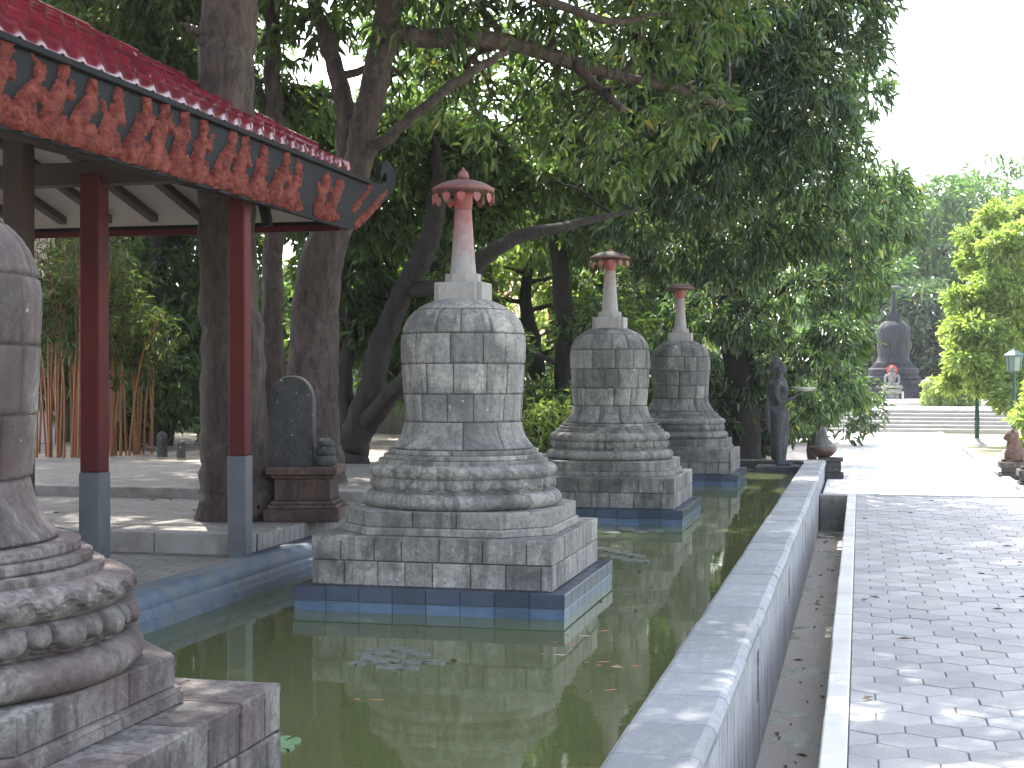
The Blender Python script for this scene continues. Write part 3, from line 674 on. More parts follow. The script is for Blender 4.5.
# carved relief as a height field in front of the board
def relief(kind):
    st_ = .010; ys = np.arange(5.2, 12.5, st_); zs = np.arange(FZB + .0, FZT + .2, st_); Yg, Zg = np.meshgrid(ys, zs)
    rr = random.Random(19); caps = []; hgt = FZT - FZB; B = FZB
    if kind == 'figures':
        x = 5.3; stop = 10.05; prev = None
        y_ = 5.3
        while y_ < stop + .1: caps.append(((y_, B + .045), (y_ + .13, B + .05), rr.uniform(.03, .05), rr.uniform(.03, .05))); y_ += .12
        while x < stop:
            lean = rr.uniform(.14, .28); top = B + hgt * rr.uniform(.70, .86); b = (x, B + .06); hip = (x + lean * .35, B + .15 + rr.uniform(0, .03)); sh = (x + lean * .85, top - .085)
            caps += [(b, hip, .080, .060), (hip, sh, .062, .050), (sh, (x + lean, top - .03), .03, .028), ((x + lean + .005, top + .005), (x + lean + .02, top + .03), .044, .036)]
            hx, hz = x + lean, top
            for q in range(rr.randint(1, 3)): caps.append(((hx, hz + .04), (hx + rr.uniform(-.06, .07), hz + rr.uniform(.06, .10)), .020, .006))
            e = (sh[0] + rr.uniform(.06, .11), sh[1] - rr.uniform(.0, .05)); caps += [(sh, e, .032, .026), (e, (e[0] + rr.uniform(-.01, .05), e[1] + rr.uniform(.05, .11)), .026, .014)]
            e = (sh[0] - rr.uniform(.07, .12), sh[1] - rr.uniform(.03, .08)); caps += [(sh, e, .032, .026), (e, (e[0] + rr.uniform(-.05, .03), e[1] + rr.choice([-1, 1]) * rr.uniform(.04, .08)), .024, .014)]
            kx = x + rr.uniform(.13, .2); caps += [((x + .05, B + .06), (kx, B + .13), .055, .04), ((kx, B + .13), (kx + .03, B + .05), .038, .04)]
            x += rr.uniform(.25, .33)
    elif kind == 'pair':
        for bx, ln in ((10.60, .16), (10.82, .24)):
            caps += [((bx, B + .07), (bx + ln * .5, B + .18), .075, .048), ((bx + ln * .5, B + .18), (bx + ln, B + .30), .05, .045), ((bx + ln, B + .33), (bx + ln + .03, B + .35), .048, .036), ((bx, B + .05), (bx + .2, B + .07), .045, .035), ((bx + ln, B + .27), (bx + ln + .11, B + .34), .03, .018), ((bx + ln * .5, B + .2), (bx + ln * .5 - .08, B + .28), .03, .018)]
    elif kind == 'jaw':
        for k in range(6): t = k / 5; caps.append(((11.42 + .40 * t, B + .17 + .22 * t), (11.45 + .40 * t, B + .19 + .22 * t), .030 - .010 * t, .028 - .010 * t))
        caps.append(((11.78, B + .36), (11.80, B + .47), .018, .006))
    else:
        for k in range(7): t = k / 6; caps.append(((11.50 + .50 * t, B + .055 + .22 * t), (11.56 + .50 * t, B + .08 + .22 * t), .042 - .012 * t, .040 - .012 * t))
        caps.append(((12.0, B + .29), (12.3, B + .43), .026, .012))
    H = np.full(Yg.shape, -1.0)
    for (a, b, ra, rb) in caps:
        ax, az = a; bx, bz = b; dx, dz = bx - ax, bz - az; L = dx * dx + dz * dz + 1e-9
        t = np.clip(((Yg - ax) * dx + (Zg - az) * dz) / L, 0, 1)
        wob = .010 * np.sin(Yg * 60 + 4 * np.sin(Zg * 38)) * np.sin(Zg * 52 + 1.3)
        dd = np.hypot(Yg - ax - t * dx, Zg - az - t * dz) + wob * .7; rad = ra + (rb - ra) * t
        h_ = np.sqrt(np.clip(rad ** 2 - dd ** 2, 0, None)) * .62; h_ = np.where(dd < rad, h_, -1); H = np.maximum(H, h_)
    tex = .007 * np.sin(Yg * 97 + 3 * np.sin(Zg * 61)) * np.sin(Zg * 83 + 2 * np.sin(Yg * 47)) + .004 * np.sin(Yg * 173 + Zg * 131)
    H = np.where(H > 0, np.maximum(H + tex * 1.4, .002), H)
    keep = H > 0.0; idx = -np.ones(H.shape, int); need = np.zeros(H.shape, bool)
    q = keep[:-1, :-1] | keep[1:, :-1] | keep[:-1, 1:] | keep[1:, 1:]
    js, is_ = np.nonzero(q)
    need[js, is_] = need[js + 1, is_] = need[js, is_ + 1] = need[js + 1, is_ + 1] = True
    idx[need] = np.arange(need.sum()); Hc = np.where(keep, H + .004, -.006)
    v = [(FX + float(Hc[j, i]), float(Yg[j, i]), float(Zg[j, i])) for j, i in zip(*np.nonzero(need))]
    g = MB(); g.add(v, [(int(idx[j, i]), int(idx[j, i + 1]), int(idx[j + 1, i + 1]), int(idx[j + 1, i])) for j, i in zip(js, is_)], True); return g
for kd, nm in (('figures', 'carved_relief'), ('pair', 'carved_relief'), ('jaw', 'carved_jaw'), ('lip', 'carved_jaw')): to_loc(relief(kd), pav).build(nm, M['carving'], fb)
# roof: near slope (rises towards -x), far slope (rises towards -y), tiles as corrugated rows
def roof_slope(along):
    g = MB(); tw, tl = .20, .30; n_u = 36
    L = 7.0; rows = int(4.2 / tl)
    for rw in range(rows):
        d0 = rw * tl; d1 = d0 + tl + .03
        umax = FY1 + .05 - d0 if along == 'y' else None
        u = 0.0
        k = 0
        while True:
            s0 = k * tw + d0 * 1.0
            if s0 > 9.5: break
            v = []; ns = 8
            for (dd, lift) in ((d0 - .0, .034), (d0 + .001, .012), (d1, .0)):
                for j in range(ns + 1):
                    ph = j / ns; zz = .028 * (math.sin(ph * math.pi) ** 1.2 if ph < .62 else 0) if False else .030 * max(0, math.sin((ph * 1.0) * 2 * math.pi)) - .006 * max(0, -math.sin(ph * 2 * math.pi))
                    lat = max(s0 + ph * tw, dd)
                    hgt = dd * slope + zz + (lift if lift > .02 else 0.0) - (.02 if lift == .012 else 0) + (.014 if dd == d0 else 0)
                    if along == 'y': v.append((RC.x - dd, RC.y - lat, RC.z + hgt))
                    else: v.append((RC.x - lat, RC.y - dd, RC.z + hgt))
            n = ns + 1
            v = v[n:] if False else v
            top = v[:n]; low = v[n:2 * n]; up = v[2 * n:]
            g.add(low + top + up, [(i, i + 1, n + i + 1, n + i) for i in range(ns)] + [(n + i, n + i + 1, 2 * n + i + 1, 2 * n + i) for i in range(ns)], True)
            k += 1
    return g
to_loc(roof_slope('y'), pav).build('roof_tiles', M['roof_tile'], pav)
to_loc(roof_slope('x'), pav).build('roof_tiles', M['roof_tile'], pav)
# hip ridge caps
g = MB(); L = 4.4; n = int(L / .26)
for i in range(1, n):
    a = RC + Vector((-1, -1, slope)) * (i * .26 - .02); b = RC + Vector((-1, -1, slope)) * ((i + 1) * .26 + .02)
    g.tube([a + Vector((0, 0, .012)), a + Vector((0, 0, .012)) + (b - a) * .12, b + Vector((0, 0, .006))], [.074, .072, .060], 12)
to_loc(g, pav).build('hip_ridge', M['roof_tile'], pav)
# ------------------------------------------------------------------ stela on its pedestal
sp = at(307, 521, 11.75)
ped = empty('stone_pedestal', (sp.x, sp.y, ZK), 'dark moulded pedestal carrying the rounded stone slab behind the tree', 'pedestal')
g = MB()
for (h_, z0, z1) in ((.30, 0, .10), (.275, .1005, .13), (.25, .131, .16), (.225, .161, .34), (.25, .341, .37), (.285, .371, .43)):
    g.box(-h_, h_, -h_, h_, z0, z1, .008)
g.build('pedestal_block', M['stone_brown'], ped); ped.rotation_euler.z = R(12)
st_ = empty('stela', (sp.x - .12, sp.y - .02, ZK + .431), 'upright dark stone slab with rounded top and pale lichen spots', 'stela', None, R(12))
out = [(-.185, 0)] + [(.185, 0)] + [(.185 * math.cos(R(a)), .52 + .21 * math.sin(R(a))) for a in range(0, 181, 12)]
g = MB(); n = len(out); v = []
for yy, sc_ in ((-.07, .95), (-.055, 1), (.055, 1), (.07, .95)): v += [(x * sc_, yy, z * (.985 if sc_ < 1 else 1)) for x, z in out]
g.add(v, [tuple(range(n)), tuple(range(3 * n, 4 * n))[::-1]] + [(j * n + i, (j + 1) * n + i, (j + 1) * n + (i + 1) % n, j * n + (i + 1) % n) for j in range(3) for i in range(n)])
g.build('slab', M['stone_dark'], st_)
cb = empty('carved_stone', (sp.x + .17, sp.y - .03, ZK + .431), 'small stacked round carved stone beside the rounded slab', 'carving')
g = MB(); g.lathe([(.05, 0), (.088, .01), (.09, .06), (.07, .085)], 20); g.lathe([(.05, .08), (.082, .095), (.084, .135), (.06, .155)], 20); g.lathe([(.04, .15), (.07, .17), (.066, .20), (.03, .225)], 20)
g.build('stacked_discs', M['stone_dark'], cb)

# ------------------------------------------------------------------ organic solids by voxel remesh
def ell(mb, c, r, rot=None, seg=16, rings=10):
    v = []; f = []
    for i in range(rings + 1):
        t = math.pi * i / rings
        for k in range(seg):
            a = 2 * math.pi * k / seg; p = Vector((r[0] * math.sin(t) * math.cos(a), r[1] * math.sin(t) * math.sin(a), r[2] * math.cos(t)))
            if rot: p = rot @ p
            v.append(Vector(c) + p)
    f = [(i * seg + k, (i + 1) * seg + k, (i + 1) * seg + (k + 1) % seg, i * seg + (k + 1) % seg) for i in range(rings) for k in range(seg)]
    mb.add(v, f, True)
def limb(mb, pts, radii):
    P = catmull([tuple(p) + (r,) for p, r in zip(pts, radii)], 4)
    for q in (P[0], P[-1]): ell(mb, q[:3], (q[3],) * 3, None, 10, 6)
    mb.tube([q[:3] for q in P], [q[3] for q in P], 12)
def solid(mb, name, mat, parent, vox=.012, sm=3):
    o = mb.build(name, mat, parent); m = o.modifiers.new('remesh', 'REMESH'); m.mode = 'VOXEL'; m.voxel_size = vox; m.use_smooth_shade = True
    s = o.modifiers.new('smooth', 'SMOOTH'); s.iterations = sm; s.factor = .5; return o
# standing statue facing right (+x), holding a bowl
s0 = at(779, 466, 22.4)
sb = empty('standing_statue', (s0.x, s0.y, ZW), 'dark grey standing statue in side view holding out a shallow bowl at the pool end', 'statue')
g = MB(); g.box(-.34, .34, -.30, .30, -.3, .10, .012); g.build('base_slab', M['andesite'], sb)
g = MB()
limb(g, [(0, -.085, .14), (0, -.085, .50), (.015, -.08, .88)], [.055, .068, .10]); limb(g, [(.02, .085, .14), (.02, .085, .50), (.02, .08, .88)], [.055, .068, .10])
for yy in (-.085, .085): ell(g, (.075, yy, .125), (.13, .048, .035))
limb(g, [(.0, 0, .86), (.0, 0, 1.02), (.015, 0, 1.18), (.01, 0, 1.36)], [.135, .11, .125, .12]); ell(g, (0, 0, 1.36), (.095, .20, .085)); ell(g, (-.035, 0, .92), (.13, .16, .12))
for yy in (-.065, .065): ell(g, (.085, yy, 1.27), (.07, .07, .07))
limb(g, [(0, 0, 1.40), (.015, 0, 1.50)], [.052, .05]); ell(g, (.02, 0, 1.60), (.092, .075, .115)); ell(g, (.115, 0, 1.59), (.022, .013, .02)); ell(g, (.095, 0, 1.55), (.02, .025, .012)); ell(g, (.09, 0, 1.525), (.022, .03, .022))
for yy in (-.078, .078): ell(g, (.01, yy, 1.59), (.018, .012, .035))
for sg in (-1, 1):
    limb(g, [(-.01, sg * .195, 1.38), (-.03, sg * .215, 1.20), (.02, sg * .19, 1.08)], [.05, .042, .038]); limb(g, [(.02, sg * .19, 1.08), (.15, sg * .14, 1.12), (.27, sg * .09, 1.19)], [.038, .030, .022])
    ell(g, (.30, sg * .075, 1.205), (.05, .03, .016))
    for k in range(4): limb(g, [(.32, sg * (.09 - k * .016), 1.205), (.365, sg * (.09 - k * .016), 1.215), (.385, sg * (.085 - k * .014), 1.235)], [.010, .009, .007])
    limb(g, [(.29, sg * .055, 1.22), (.315, sg * .045, 1.245)], [.010, .008])
# long sash and skirt folds, hair bun
body = solid(g, 'body', M['andesite'], sb, .011, 3)
g = MB(); limb(g, [(-.115, -.10, 1.42), (-.16, -.13, 1.15), (-.155, -.14, .85), (-.14, -.13, .60)], [.022, .030, .034, .022]); limb(g, [(-.115, .10, 1.42), (-.16, .13, 1.15), (-.155, .14, .85), (-.14, .13, .60)], [.022, .030, .034, .022])
solid(g, 'sash', M['andesite'], sb, .011, 2)
g = MB(); g.lathe(catmull([(.10, .18), (.125, .40), (.15, .70), (.155, .88), (.14, .98)], 4), 48, fn=lambda a, v: .008 * math.sin(14 * a) * (1 - v)); g.build('wrapped_skirt', M['andesite'], sb)
g = MB(); ell(g, (-.045, 0, 1.66), (.095, .08, .09)); ell(g, (-.10, 0, 1.60), (.055, .055, .075)); ell(g, (-.03, 0, 1.745), (.05, .05, .035)); solid(g, 'hair', M['andesite'], sb, .011, 2)
bw = empty('offering_bowl', (s0.x + .37, s0.y, ZW + 1.245), 'shallow pale rimmed bowl held out by the standing statue', 'bowl')
g = MB(); g.lathe([(.05, 0), (.10, .01), (.16, .035), (.185, .062), (.178, .064), (.15, .042), (.09, .02), (.02, .015)], 32); g.build('bowl_shell', M['concrete'], bw)

# bowl planter on a dark pedestal beside the walk
bp = at(829, 478, 23.2)
bo = empty('planter_pedestal', (bp.x + .03, bp.y, 0), 'dark stepped stone pedestal under the brown planter bowl', 'pedestal')
g = MB(); g.box(-.20, .20, -.2, .2, 0, .09, .01); g.box(-.16, .16, -.16, .16, .091, .27, .01); g.box(-.20, .20, -.2, .2, .271, .33, .01); g.build('pedestal_block', M['stone_dark'], bo)
bo2 = empty('planter_bowl', (bp.x - .10, bp.y, .332), 'wide shallow brown planter bowl with a grey stone cone in it', 'planter')
g = MB(); g.lathe([(.09, 0), (.16, .03), (.215, .10), (.235, .17), (.225, .175), (.20, .15), (.02, .145)], 32); g.build('bowl', M['terracotta'], bo2)
g = MB(); g.lathe([(.17, .145), (.12, .20), (.085, .30), (.05, .42), (.02, .5)], 20, fn=lambda a, v: .02 * math.sin(3 * a + 5 * v)); g.build('stone_cone', M['stone_c'], bo2)

# guardian lion-like statues on pedestals, right of the far walk
def guardian(px, py, d, label, sc_=1):
    c = at(px, py, d); t = empty('guardian_statue', (c.x, c.y, 0), label, 'statue', 'seated guardian statues beside the path', R(180)); t.scale = (sc_,) * 3
    g = MB(); g.box(-.22, .22, -.22, .22, -.03, .07, .01); g.box(-.18, .18, -.18, .18, .071, .15, .01); g.box(-.23, .23, -.23, .23, .151, .25, .012); g.build('pedestal', M['stone_dark'], t)
    g = MB(); ell(g, (-.06, 0, .36), (.15, .15, .13)); ell(g, (.0, 0, .48), (.125, .13, .17)); ell(g, (.03, 0, .66), (.115, .12, .115)); ell(g, (.11, 0, .635), (.06, .07, .05))
    for sg in (-1, 1):
        limb(g, [(.05, sg * .08, .52), (.10, sg * .085, .38), (.11, sg * .08, .27)], [.05, .04, .036]); ell(g, (.14, sg * .08, .27), (.06, .04, .028))
        ell(g, (-.03, sg * .13, .33), (.11, .05, .09)); ell(g, (.02, sg * .09, .755), (.03, .025, .04)); ell(g, (.125, sg * .045, .68), (.02, .02, .02)); ell(g, (.06, sg * .15, .26), (.07, .035, .025))
    limb(g, [(-.19, 0, .30), (-.24, 0, .42), (-.20, 0, .54)], [.035, .035, .03])
    solid(g, 'body', M['stone_brown'], t, .012, 3); return t
guardian(1014, 477, 23.4, 'brown seated stone guardian on a dark pedestal where path meets lawn')
guardian(1034, 487, 21.4, 'second seated stone guardian just at the right edge of the picture')

# seated figure with red halo before the black stupa
b0 = at(892, 403, 51.5)
sbp = empty('statue_plinth', (b0.x, b0.y, .622), 'stone plinth with white side pillars under the seated figure', 'plinth')
g = MB(); g.box(-.24, .24, -.24, .24, 0, .42, .02); g.box(-.32, .32, -.3, .3, .42, .58, .03); g.build('block', M['stone_b'], sbp)
for sg in (-1, 1):
    g = MB(); g.box(sg * .36 - .035, sg * .36 + .035, -.33, -.26, 0, .50, .008); g.box(sg * .36 - .06, sg * .36 + .06, -.36, -.23, 0, .06, .008); g.build('pillar', M['white_paint'], sbp)
bd = empty('seated_statue', (b0.x, b0.y - .02, 1.204), 'grey cross-legged seated statue with a red disc behind its head', 'statue')
g = MB(); ell(g, (0, -.02, .07), (.30, .20, .08)); limb(g, [(.10, .02, .09), (.30, -.10, .07), (.02, -.22, .09)], [.09, .08, .05]); limb(g, [(-.10, .02, .09), (-.30, -.10, .07), (-.02, -.22, .09)], [.09, .08, .05])
limb(g, [(0, 0, .1), (0, 0, .28), (0, 0, .48)], [.15, .12, .15]); ell(g, (0, 0, .48), (.20, .10, .08))
for sg in (-1, 1):
    limb(g, [(sg * .20, 0, .48), (sg * .24, -.03, .30), (sg * .19, -.12, .19)], [.055, .045, .04]); limb(g, [(sg * .19, -.12, .19), (sg * .06, -.20, .17)], [.04, .035]); ell(g, (sg * .11, .0, .68), (.012, .02, .04))
limb(g, [(0, 0, .5), (0, 0, .60)], [.055, .05]); ell(g, (0, -.01, .68), (.095, .10, .12)); ell(g, (0, -.11, .67), (.015, .02, .025)); ell(g, (0, 0, .80), (.045, .045, .04))
solid(g, 'body', M['stone_b'], bd, .014, 3)
g = MB(); n = 32
ring = [(.19 * math.cos(2 * math.pi * k / n), .68 + .19 * math.sin(2 * math.pi * k / n)) for k in range(n)]
g.add([(x, .10, z) for x, z in ring] + [(x, .13, z) for x, z in ring], [tuple(range(n)), tuple(range(n, 2 * n))[::-1]] + [(i, n + i, n + (i + 1) % n, (i + 1) % n) for i in range(n)])
g.build('halo', M['red_bright'], bd)
# stone lantern by the black stupa
ln = at(928, 402, 53); lt = empty('stone_lantern', (ln.x, ln.y, .622), 'small stone lantern with mushroom cap right of the black stupa', 'lantern')
g = MB(); g.lathe([(.22, 0), (.2, .08), (.10, .12), (.09, .45), (.16, .52), (.17, .58)], 16); g.build('shaft', M['stone_dark'], lt)
g = MB(); g.box(-.12, .12, -.12, .12, .58, .78, .01); g.build('light_box', M['stone_dark'], lt)
g = MB(); g.lathe([(.08, .78), (.27, .80), (.22, .88), (.08, .94), (.02, 1.0)], 20); g.build('cap', M['concrete'], lt)

# lamp posts
def lamp_post(px, py, d, hgt, label, lx=0):
    c = at(px, py, d); t = empty('lamp_post', (c.x, c.y, -.03), label, 'lamp post', 'green lamp posts on the lawn')
    g = MB(); g.lathe([(.26, 0), (.24, .05), (.10, .12), (.07, .18)], 20); g.build('foot', M['white_paint'], t)
    g = MB(); g.lathe([(.062, .16), (.058, .6), (.07, .64), (.05, .7), (.04, hgt)], 16); g.build('pole', M['green_metal'], t)
    g = MB(); g.lathe([(.04, hgt), (.10, hgt + .03), (.15, hgt + .06)], 4, smooth=False); 
    for k in range(4):
        a = R(45 + 90 * k); g.tube([(.155 * math.cos(a), .155 * math.sin(a), hgt + .05), (.19 * math.cos(a), .19 * math.sin(a), hgt + .38)], [.012, .012], 6)
    lf = g.build('lantern_frame', M['green_metal'], t)
    g = MB(); g.lathe([(.14, hgt + .055), (.175, hgt + .38)], 4, smooth=False); g.v = [(x, y, z) for x, y, z in g.v]; g.build('glass', M['hem'], lf)
    g = MB(); g.lathe([(.23, hgt + .381), (.21, hgt + .41), (.08, hgt + .50), (.03, hgt + .56)], 4, smooth=False); g.build('roof_cap', M['green_metal'], lf)
    return t
lamp_post(977, 444, 34.8, 2.1, 'green lamp post on white foot in the lawn, head lost in the lime tree')
lamp_post(1014, 452, 31.5, 1.72, 'green lamp with square glass lantern at the right edge among leaves')

# small stone bollards and stump far left on the plaza
for (px, py, d, h_, lb) in ((345, 0, 0, 0, ''),): pass
def bollard(px, d, h_, r_b, label):
    c = at(px, 460, d); t = MB(); t.lathe([(r_b, 0), (r_b * .95, h_ * .7), (r_b * 1.1, h_ * .75), (r_b * .8, h_ * .9), (r_b * .3, h_)], 16)
    o = t.build('stone_bollard', M['stone_dark']); o.location = (c.x, c.y, ZK + .09); tag(o, label, 'bollard')
bollard(162, 19.3, .34, .07, 'taller dark stone bollard behind the left red post, at the plaza edge')
bollard(181, 19.0, .24, .06, 'shorter dark stone bollard between the left post and the big trunk')

# boundary garden wall bits and the pink building
pk = at(52, 300, 24)
pb = empty('pink_building', (pk.x - 2.1, pk.y, ZK), 'pale pink building corner seen between nearest stupa and bamboo', 'building')
g = MB(); g.box(-3, 2.15, 0, 3, 0, 4.4); g.build('wall', M['pink_wall'], pb)
for z in (1.2, 1.9, 2.6, 3.3):
    g = MB(); g.box(-3.02, 2.19, -.03, .02, z, z + .05); g.build('ledge', M['pink_wall'], pb)
g = MB(); g.add([(-3.4, -.5, 4.4), (2.6, -.5, 4.4), (2.6, 3.5, 4.4), (-3.4, 3.5, 4.4), (-2, 1.5, 5.5), (1.2, 1.5, 5.5)], [(0, 1, 5, 4), (2, 3, 4, 5), (1, 2, 5), (3, 0, 4), (3, 2, 1, 0)]); g.build('roof', M['roof_tile'], pb)
# white house fragment behind the trees
wh = at(560, 330, 46); hb = empty('white_house', (wh.x, wh.y, 0), 'pale house with red tile roof glimpsed through the leaves behind the stupas', 'house')
g = MB(); g.box(-5, 5, 0, 5, 0, 3.0); wl = g.build('wall', M['white_paint'], hb)
g = MB(); g.add([(-5.6, -.7, 3.0), (5.6, -.7, 3.0), (5.6, 5.7, 3.0), (-5.6, 5.7, 3.0), (-3.5, 2.5, 4.9), (3.5, 2.5, 4.9)], [(0, 1, 5, 4), (2, 3, 4, 5), (1, 2, 5), (3, 0, 4), (3, 2, 1, 0)]); g.build('roof', simple('red_clay_roof', (.30, .10, .08), (.38, .16, .13), 6, .8, .4), hb)
for x in (-3.2, -.6, 2.2):
    g = MB(); g.box(x, x + 1.1, -.06, .02, .9, 2.1); wn = g.build('window', M['brown_wood'], hb); g = MB(); g.box(x + .1, x + 1.0, -.08, -.061, 1.0, 2.0); g.build('pane', M['hem'], wn)
g = MB(); g.box(-28, -6, 27.0, 27.25, .3, 1.25, .01); g.box(-28, -6, 26.96, 27.29, 1.251, 1.33, .01); tag(g.build('garden_wall', M['concrete']), 'low pale garden wall seen between trunks beyond the plaza', 'wall')

# ------------------------------------------------------------------ trees
def leaves_mesh(name, mat, parent, C, N, size, ratio, droop, seed, per=8, shell=.45, spread=.5, origin=None, fold=.35, kind=None):
    """C: list of clumps (x,y,z,rx,ry,rz); N leaves per cubic-ish weight; returns one mesh object"""
    rg = np.random.default_rng(seed); C = np.array(C, float)
    wt = (C[:, 3] * C[:, 4] * C[:, 5]) ** (2 / 3); wt /= wt.sum()
    ns = max(4, N // per); ci = rg.choice(len(C), ns, p=wt)
    d = rg.normal(size=(ns, 3)); d /= np.linalg.norm(d, axis=1)[:, None]
    rad = rg.uniform(shell, 1.06, ns) ** .7; rad *= 1 + .12 * np.sin(d[:, 0] * 7 + ci) * np.sin(d[:, 2] * 9 + 2 * ci)
    ctr = C[ci, :3] + d * rad[:, None] * C[ci, 3:]
    out = d.copy()
    ctr = np.repeat(ctr, per, 0); out = np.repeat(out, per, 0); n = len(ctr)
    dirn = out * .55 + rg.normal(size=(n, 3)) * spread * 1.1; dirn[:, 2] -= droop
    dirn /= np.linalg.norm(dirn, axis=1)[:, None]
    base = ctr + rg.normal(size=(n, 3)) * size * .28
    L = size * rg.uniform(.65, 1.25, n); W = L * ratio * rg.uniform(.8, 1.2, n)
    up = np.array([0, 0, 1.0]) + rg.normal(size=(n, 3)) * .55
    side = np.cross(dirn, up); side /= np.linalg.norm(side, axis=1)[:, None] + 1e-9
    nor = np.cross(side, dirn)
    v = np.empty((n, 6, 3), np.float32)
    v[:, 0] = base
    bend = nor * (L * .10)[:, None]
    m1 = base + dirn * (L * .35)[:, None] + bend; m2 = base + dirn * (L * .70)[:, None] + bend * .7
    v[:, 1] = m1 + side * (W * .5)[:, None] + nor * (W * fold * .5)[:, None]
    v[:, 2] = m2 + side * (W * .42)[:, None] + nor * (W * fold * .4)[:, None]
    v[:, 3] = base + dirn * L[:, None] - np.array([0, 0, 1.0]) * (L * .08)[:, None]
    v[:, 4] = m2 - side * (W * .42)[:, None] + nor * (W * fold * .4)[:, None]
    v[:, 5] = m1 - side * (W * .5)[:, None] + nor * (W * fold * .5)[:, None]
    if origin is not None: v -= np.array(origin, np.float32)
    b = (np.arange(n) * 6)[:, None]
    quads = np.concatenate([b + np.array([[0, 1, 2, 3]]), b + np.array([[0, 3, 4, 5]])], 1).reshape(-1)
    me = bpy.data.meshes.new(name); me.vertices.add(n * 6); me.vertices.foreach_set('co', v.reshape(-1))
    me.loops.add(len(quads)); me.loops.foreach_set('vertex_index', quads.astype(np.int32))
    np_ = len(quads) // 4; me.polygons.add(np_); me.polygons.foreach_set('loop_start', np.arange(np_, dtype=np.int32) * 4); me.polygons.foreach_set('loop_total', np.full(np_, 4, np.int32))
    me.update(calc_edges=True); me.materials.append(mat); o = bpy.data.objects.new(name, me); col.objects.link(o)
    if parent: o.parent = parent
    if kind: o['kind'] = kind
    return o
def wig(pts, radii, n=6, amp=.05, seed=0):
    r = random.Random(seed); P = catmull([tuple(p) + (q,) for p, q in zip(pts, radii)], n)
    return [(a + r.uniform(-amp, amp), b + r.uniform(-amp, amp), c) for a, b, c, q in P], [q for *_, q in P]
def tree(name, label, cat, base, limbs, clumps, N, size, leaf, bk, seed, ratio=.24, droop=.55, per=8, group=None, twig=True, rough=.09, shell=.45):
    """limbs: list of (points, radii) in world coordinates; clumps in world coordinates"""
    t = empty(name, base, label, cat, group); o = Vector(base)
    g = MB(); nodes = []
    for i, (pts, rad) in enumerate(limbs):
        P, Q = wig([Vector(p) - o for p in pts], rad, 8 if i == 0 else 6, .02 if max(rad) > .08 else .03, seed + i)
        g.tube(P, Q, 28 if i == 0 else 14, True, rough, seed + i); nodes += [(Vector(p), q) for p, q in zip(P, Q)][3:]
    if twig:
        r = random.Random(seed)
        for c in clumps:
            cc = Vector(c[:3]) - o; nn = min(nodes, key=lambda k: (k[0] - cc).length * (1 + (k[0].z > cc.z + .5)))
            a = nn[0]; mid = a.lerp(cc, .5) + Vector((r.uniform(-.3, .3), r.uniform(-.3, .3), .15)); q = min(nn[1] * .7, .05)
            P, Q = wig([a, mid, cc], [q, q * .6, .008], 5, .03, seed); g.tube(P, Q, 7)
            for _ in range(3):
                e = cc + Vector((r.uniform(-1, 1) * c[3], r.uniform(-1, 1) * c[4], r.uniform(-.8, .8) * c[5])) * .75
                P, Q = wig([mid, mid.lerp(e, .5) + Vector((0, 0, .1)), e], [q * .55, q * .35, .005], 4, .03, seed + _); g.tube(P, Q, 5, cap=False)
    g.build('trunk', M[bk], t)
    leaves_mesh('crown', M[leaf], t, clumps, N, size, ratio, droop, seed, per, origin=base, shell=shell)
    return t
def cl(px, py, d, r, rz=None, ry=None):
    p = at(px, py, d); return (p.x, p.y, p.z, r, ry or r, rz or r * .75)
def canopy(x0, x1, y0, y1, z0, z1, n, r0, r1, seed, prob=None):  # unseen crown clumps above the frame, put in for their shade
    r = random.Random(seed); out = []
    while len(out) < n:
        x, y = r.uniform(x0, x1), r.uniform(y0, y1)
        if prob and not prob(x, y): continue
        q = r.uniform(r0, r1); out.append((x, y, r.uniform(z0, z1), q, q, q * .45))
    return out
A = lambda x, y, d: at(x, y, d)

# T1: big trunk right behind the second post; crown mostly above the frame
b1 = at(241, 538, 11.75); b1.z = ZK
t1_l = [([b1 + Vector((0, 0, -.05)), b1 + Vector((-.02, 0, .25)), A(236, 400, 11.6), A(228, 250, 11.6), A(226, 100, 11.3), A(228, 0, 11.3), A(226, -150, 11.4), A(215, -330, 11.6)], [.36, .31, .26, .225, .215, .21, .19, .14]),
        ([A(226, -100, 11.3), A(340, -260, 11.0), A(500, -420, 10.5)], [.12, .09, .05]), ([A(226, -60, 11.3), A(60, -240, 11.6), A(-120, -380, 11.8)], [.12, .09, .05]),
        ([A(232, 60, 11.2), A(205, 40, 11.15), A(185, 25, 11.1)], [.09, .05, .02])]
tree('tree', 'thick brown trunk behind the second red post, rising out of the picture', 'tree', b1, t1_l,
     canopy(-12, -2.5, 4, 16, 6.4, 8.4, 36, .9, 1.5, 1) + canopy(-4.6, .9, 5.5, 15, 6.6, 8.0, 26, .9, 1.3, 6) + [(x * 1.15 - 4.2 + .4 * (y % 2), 5.6 + y * 1.15, 7.0 + .5 * ((x * 3 + y * 5) % 3) * .5, .85, .85, .45) for x in range(3) for y in range(8)] + canopy(-13, -7.5, 13, 21, 7.6, 9, 16, 1, 1.5, 8), 90000, .22, 'leaf_mid', 'bark_a', 1)  # out-of-view clump grid added to the crown to shade the parapet cap
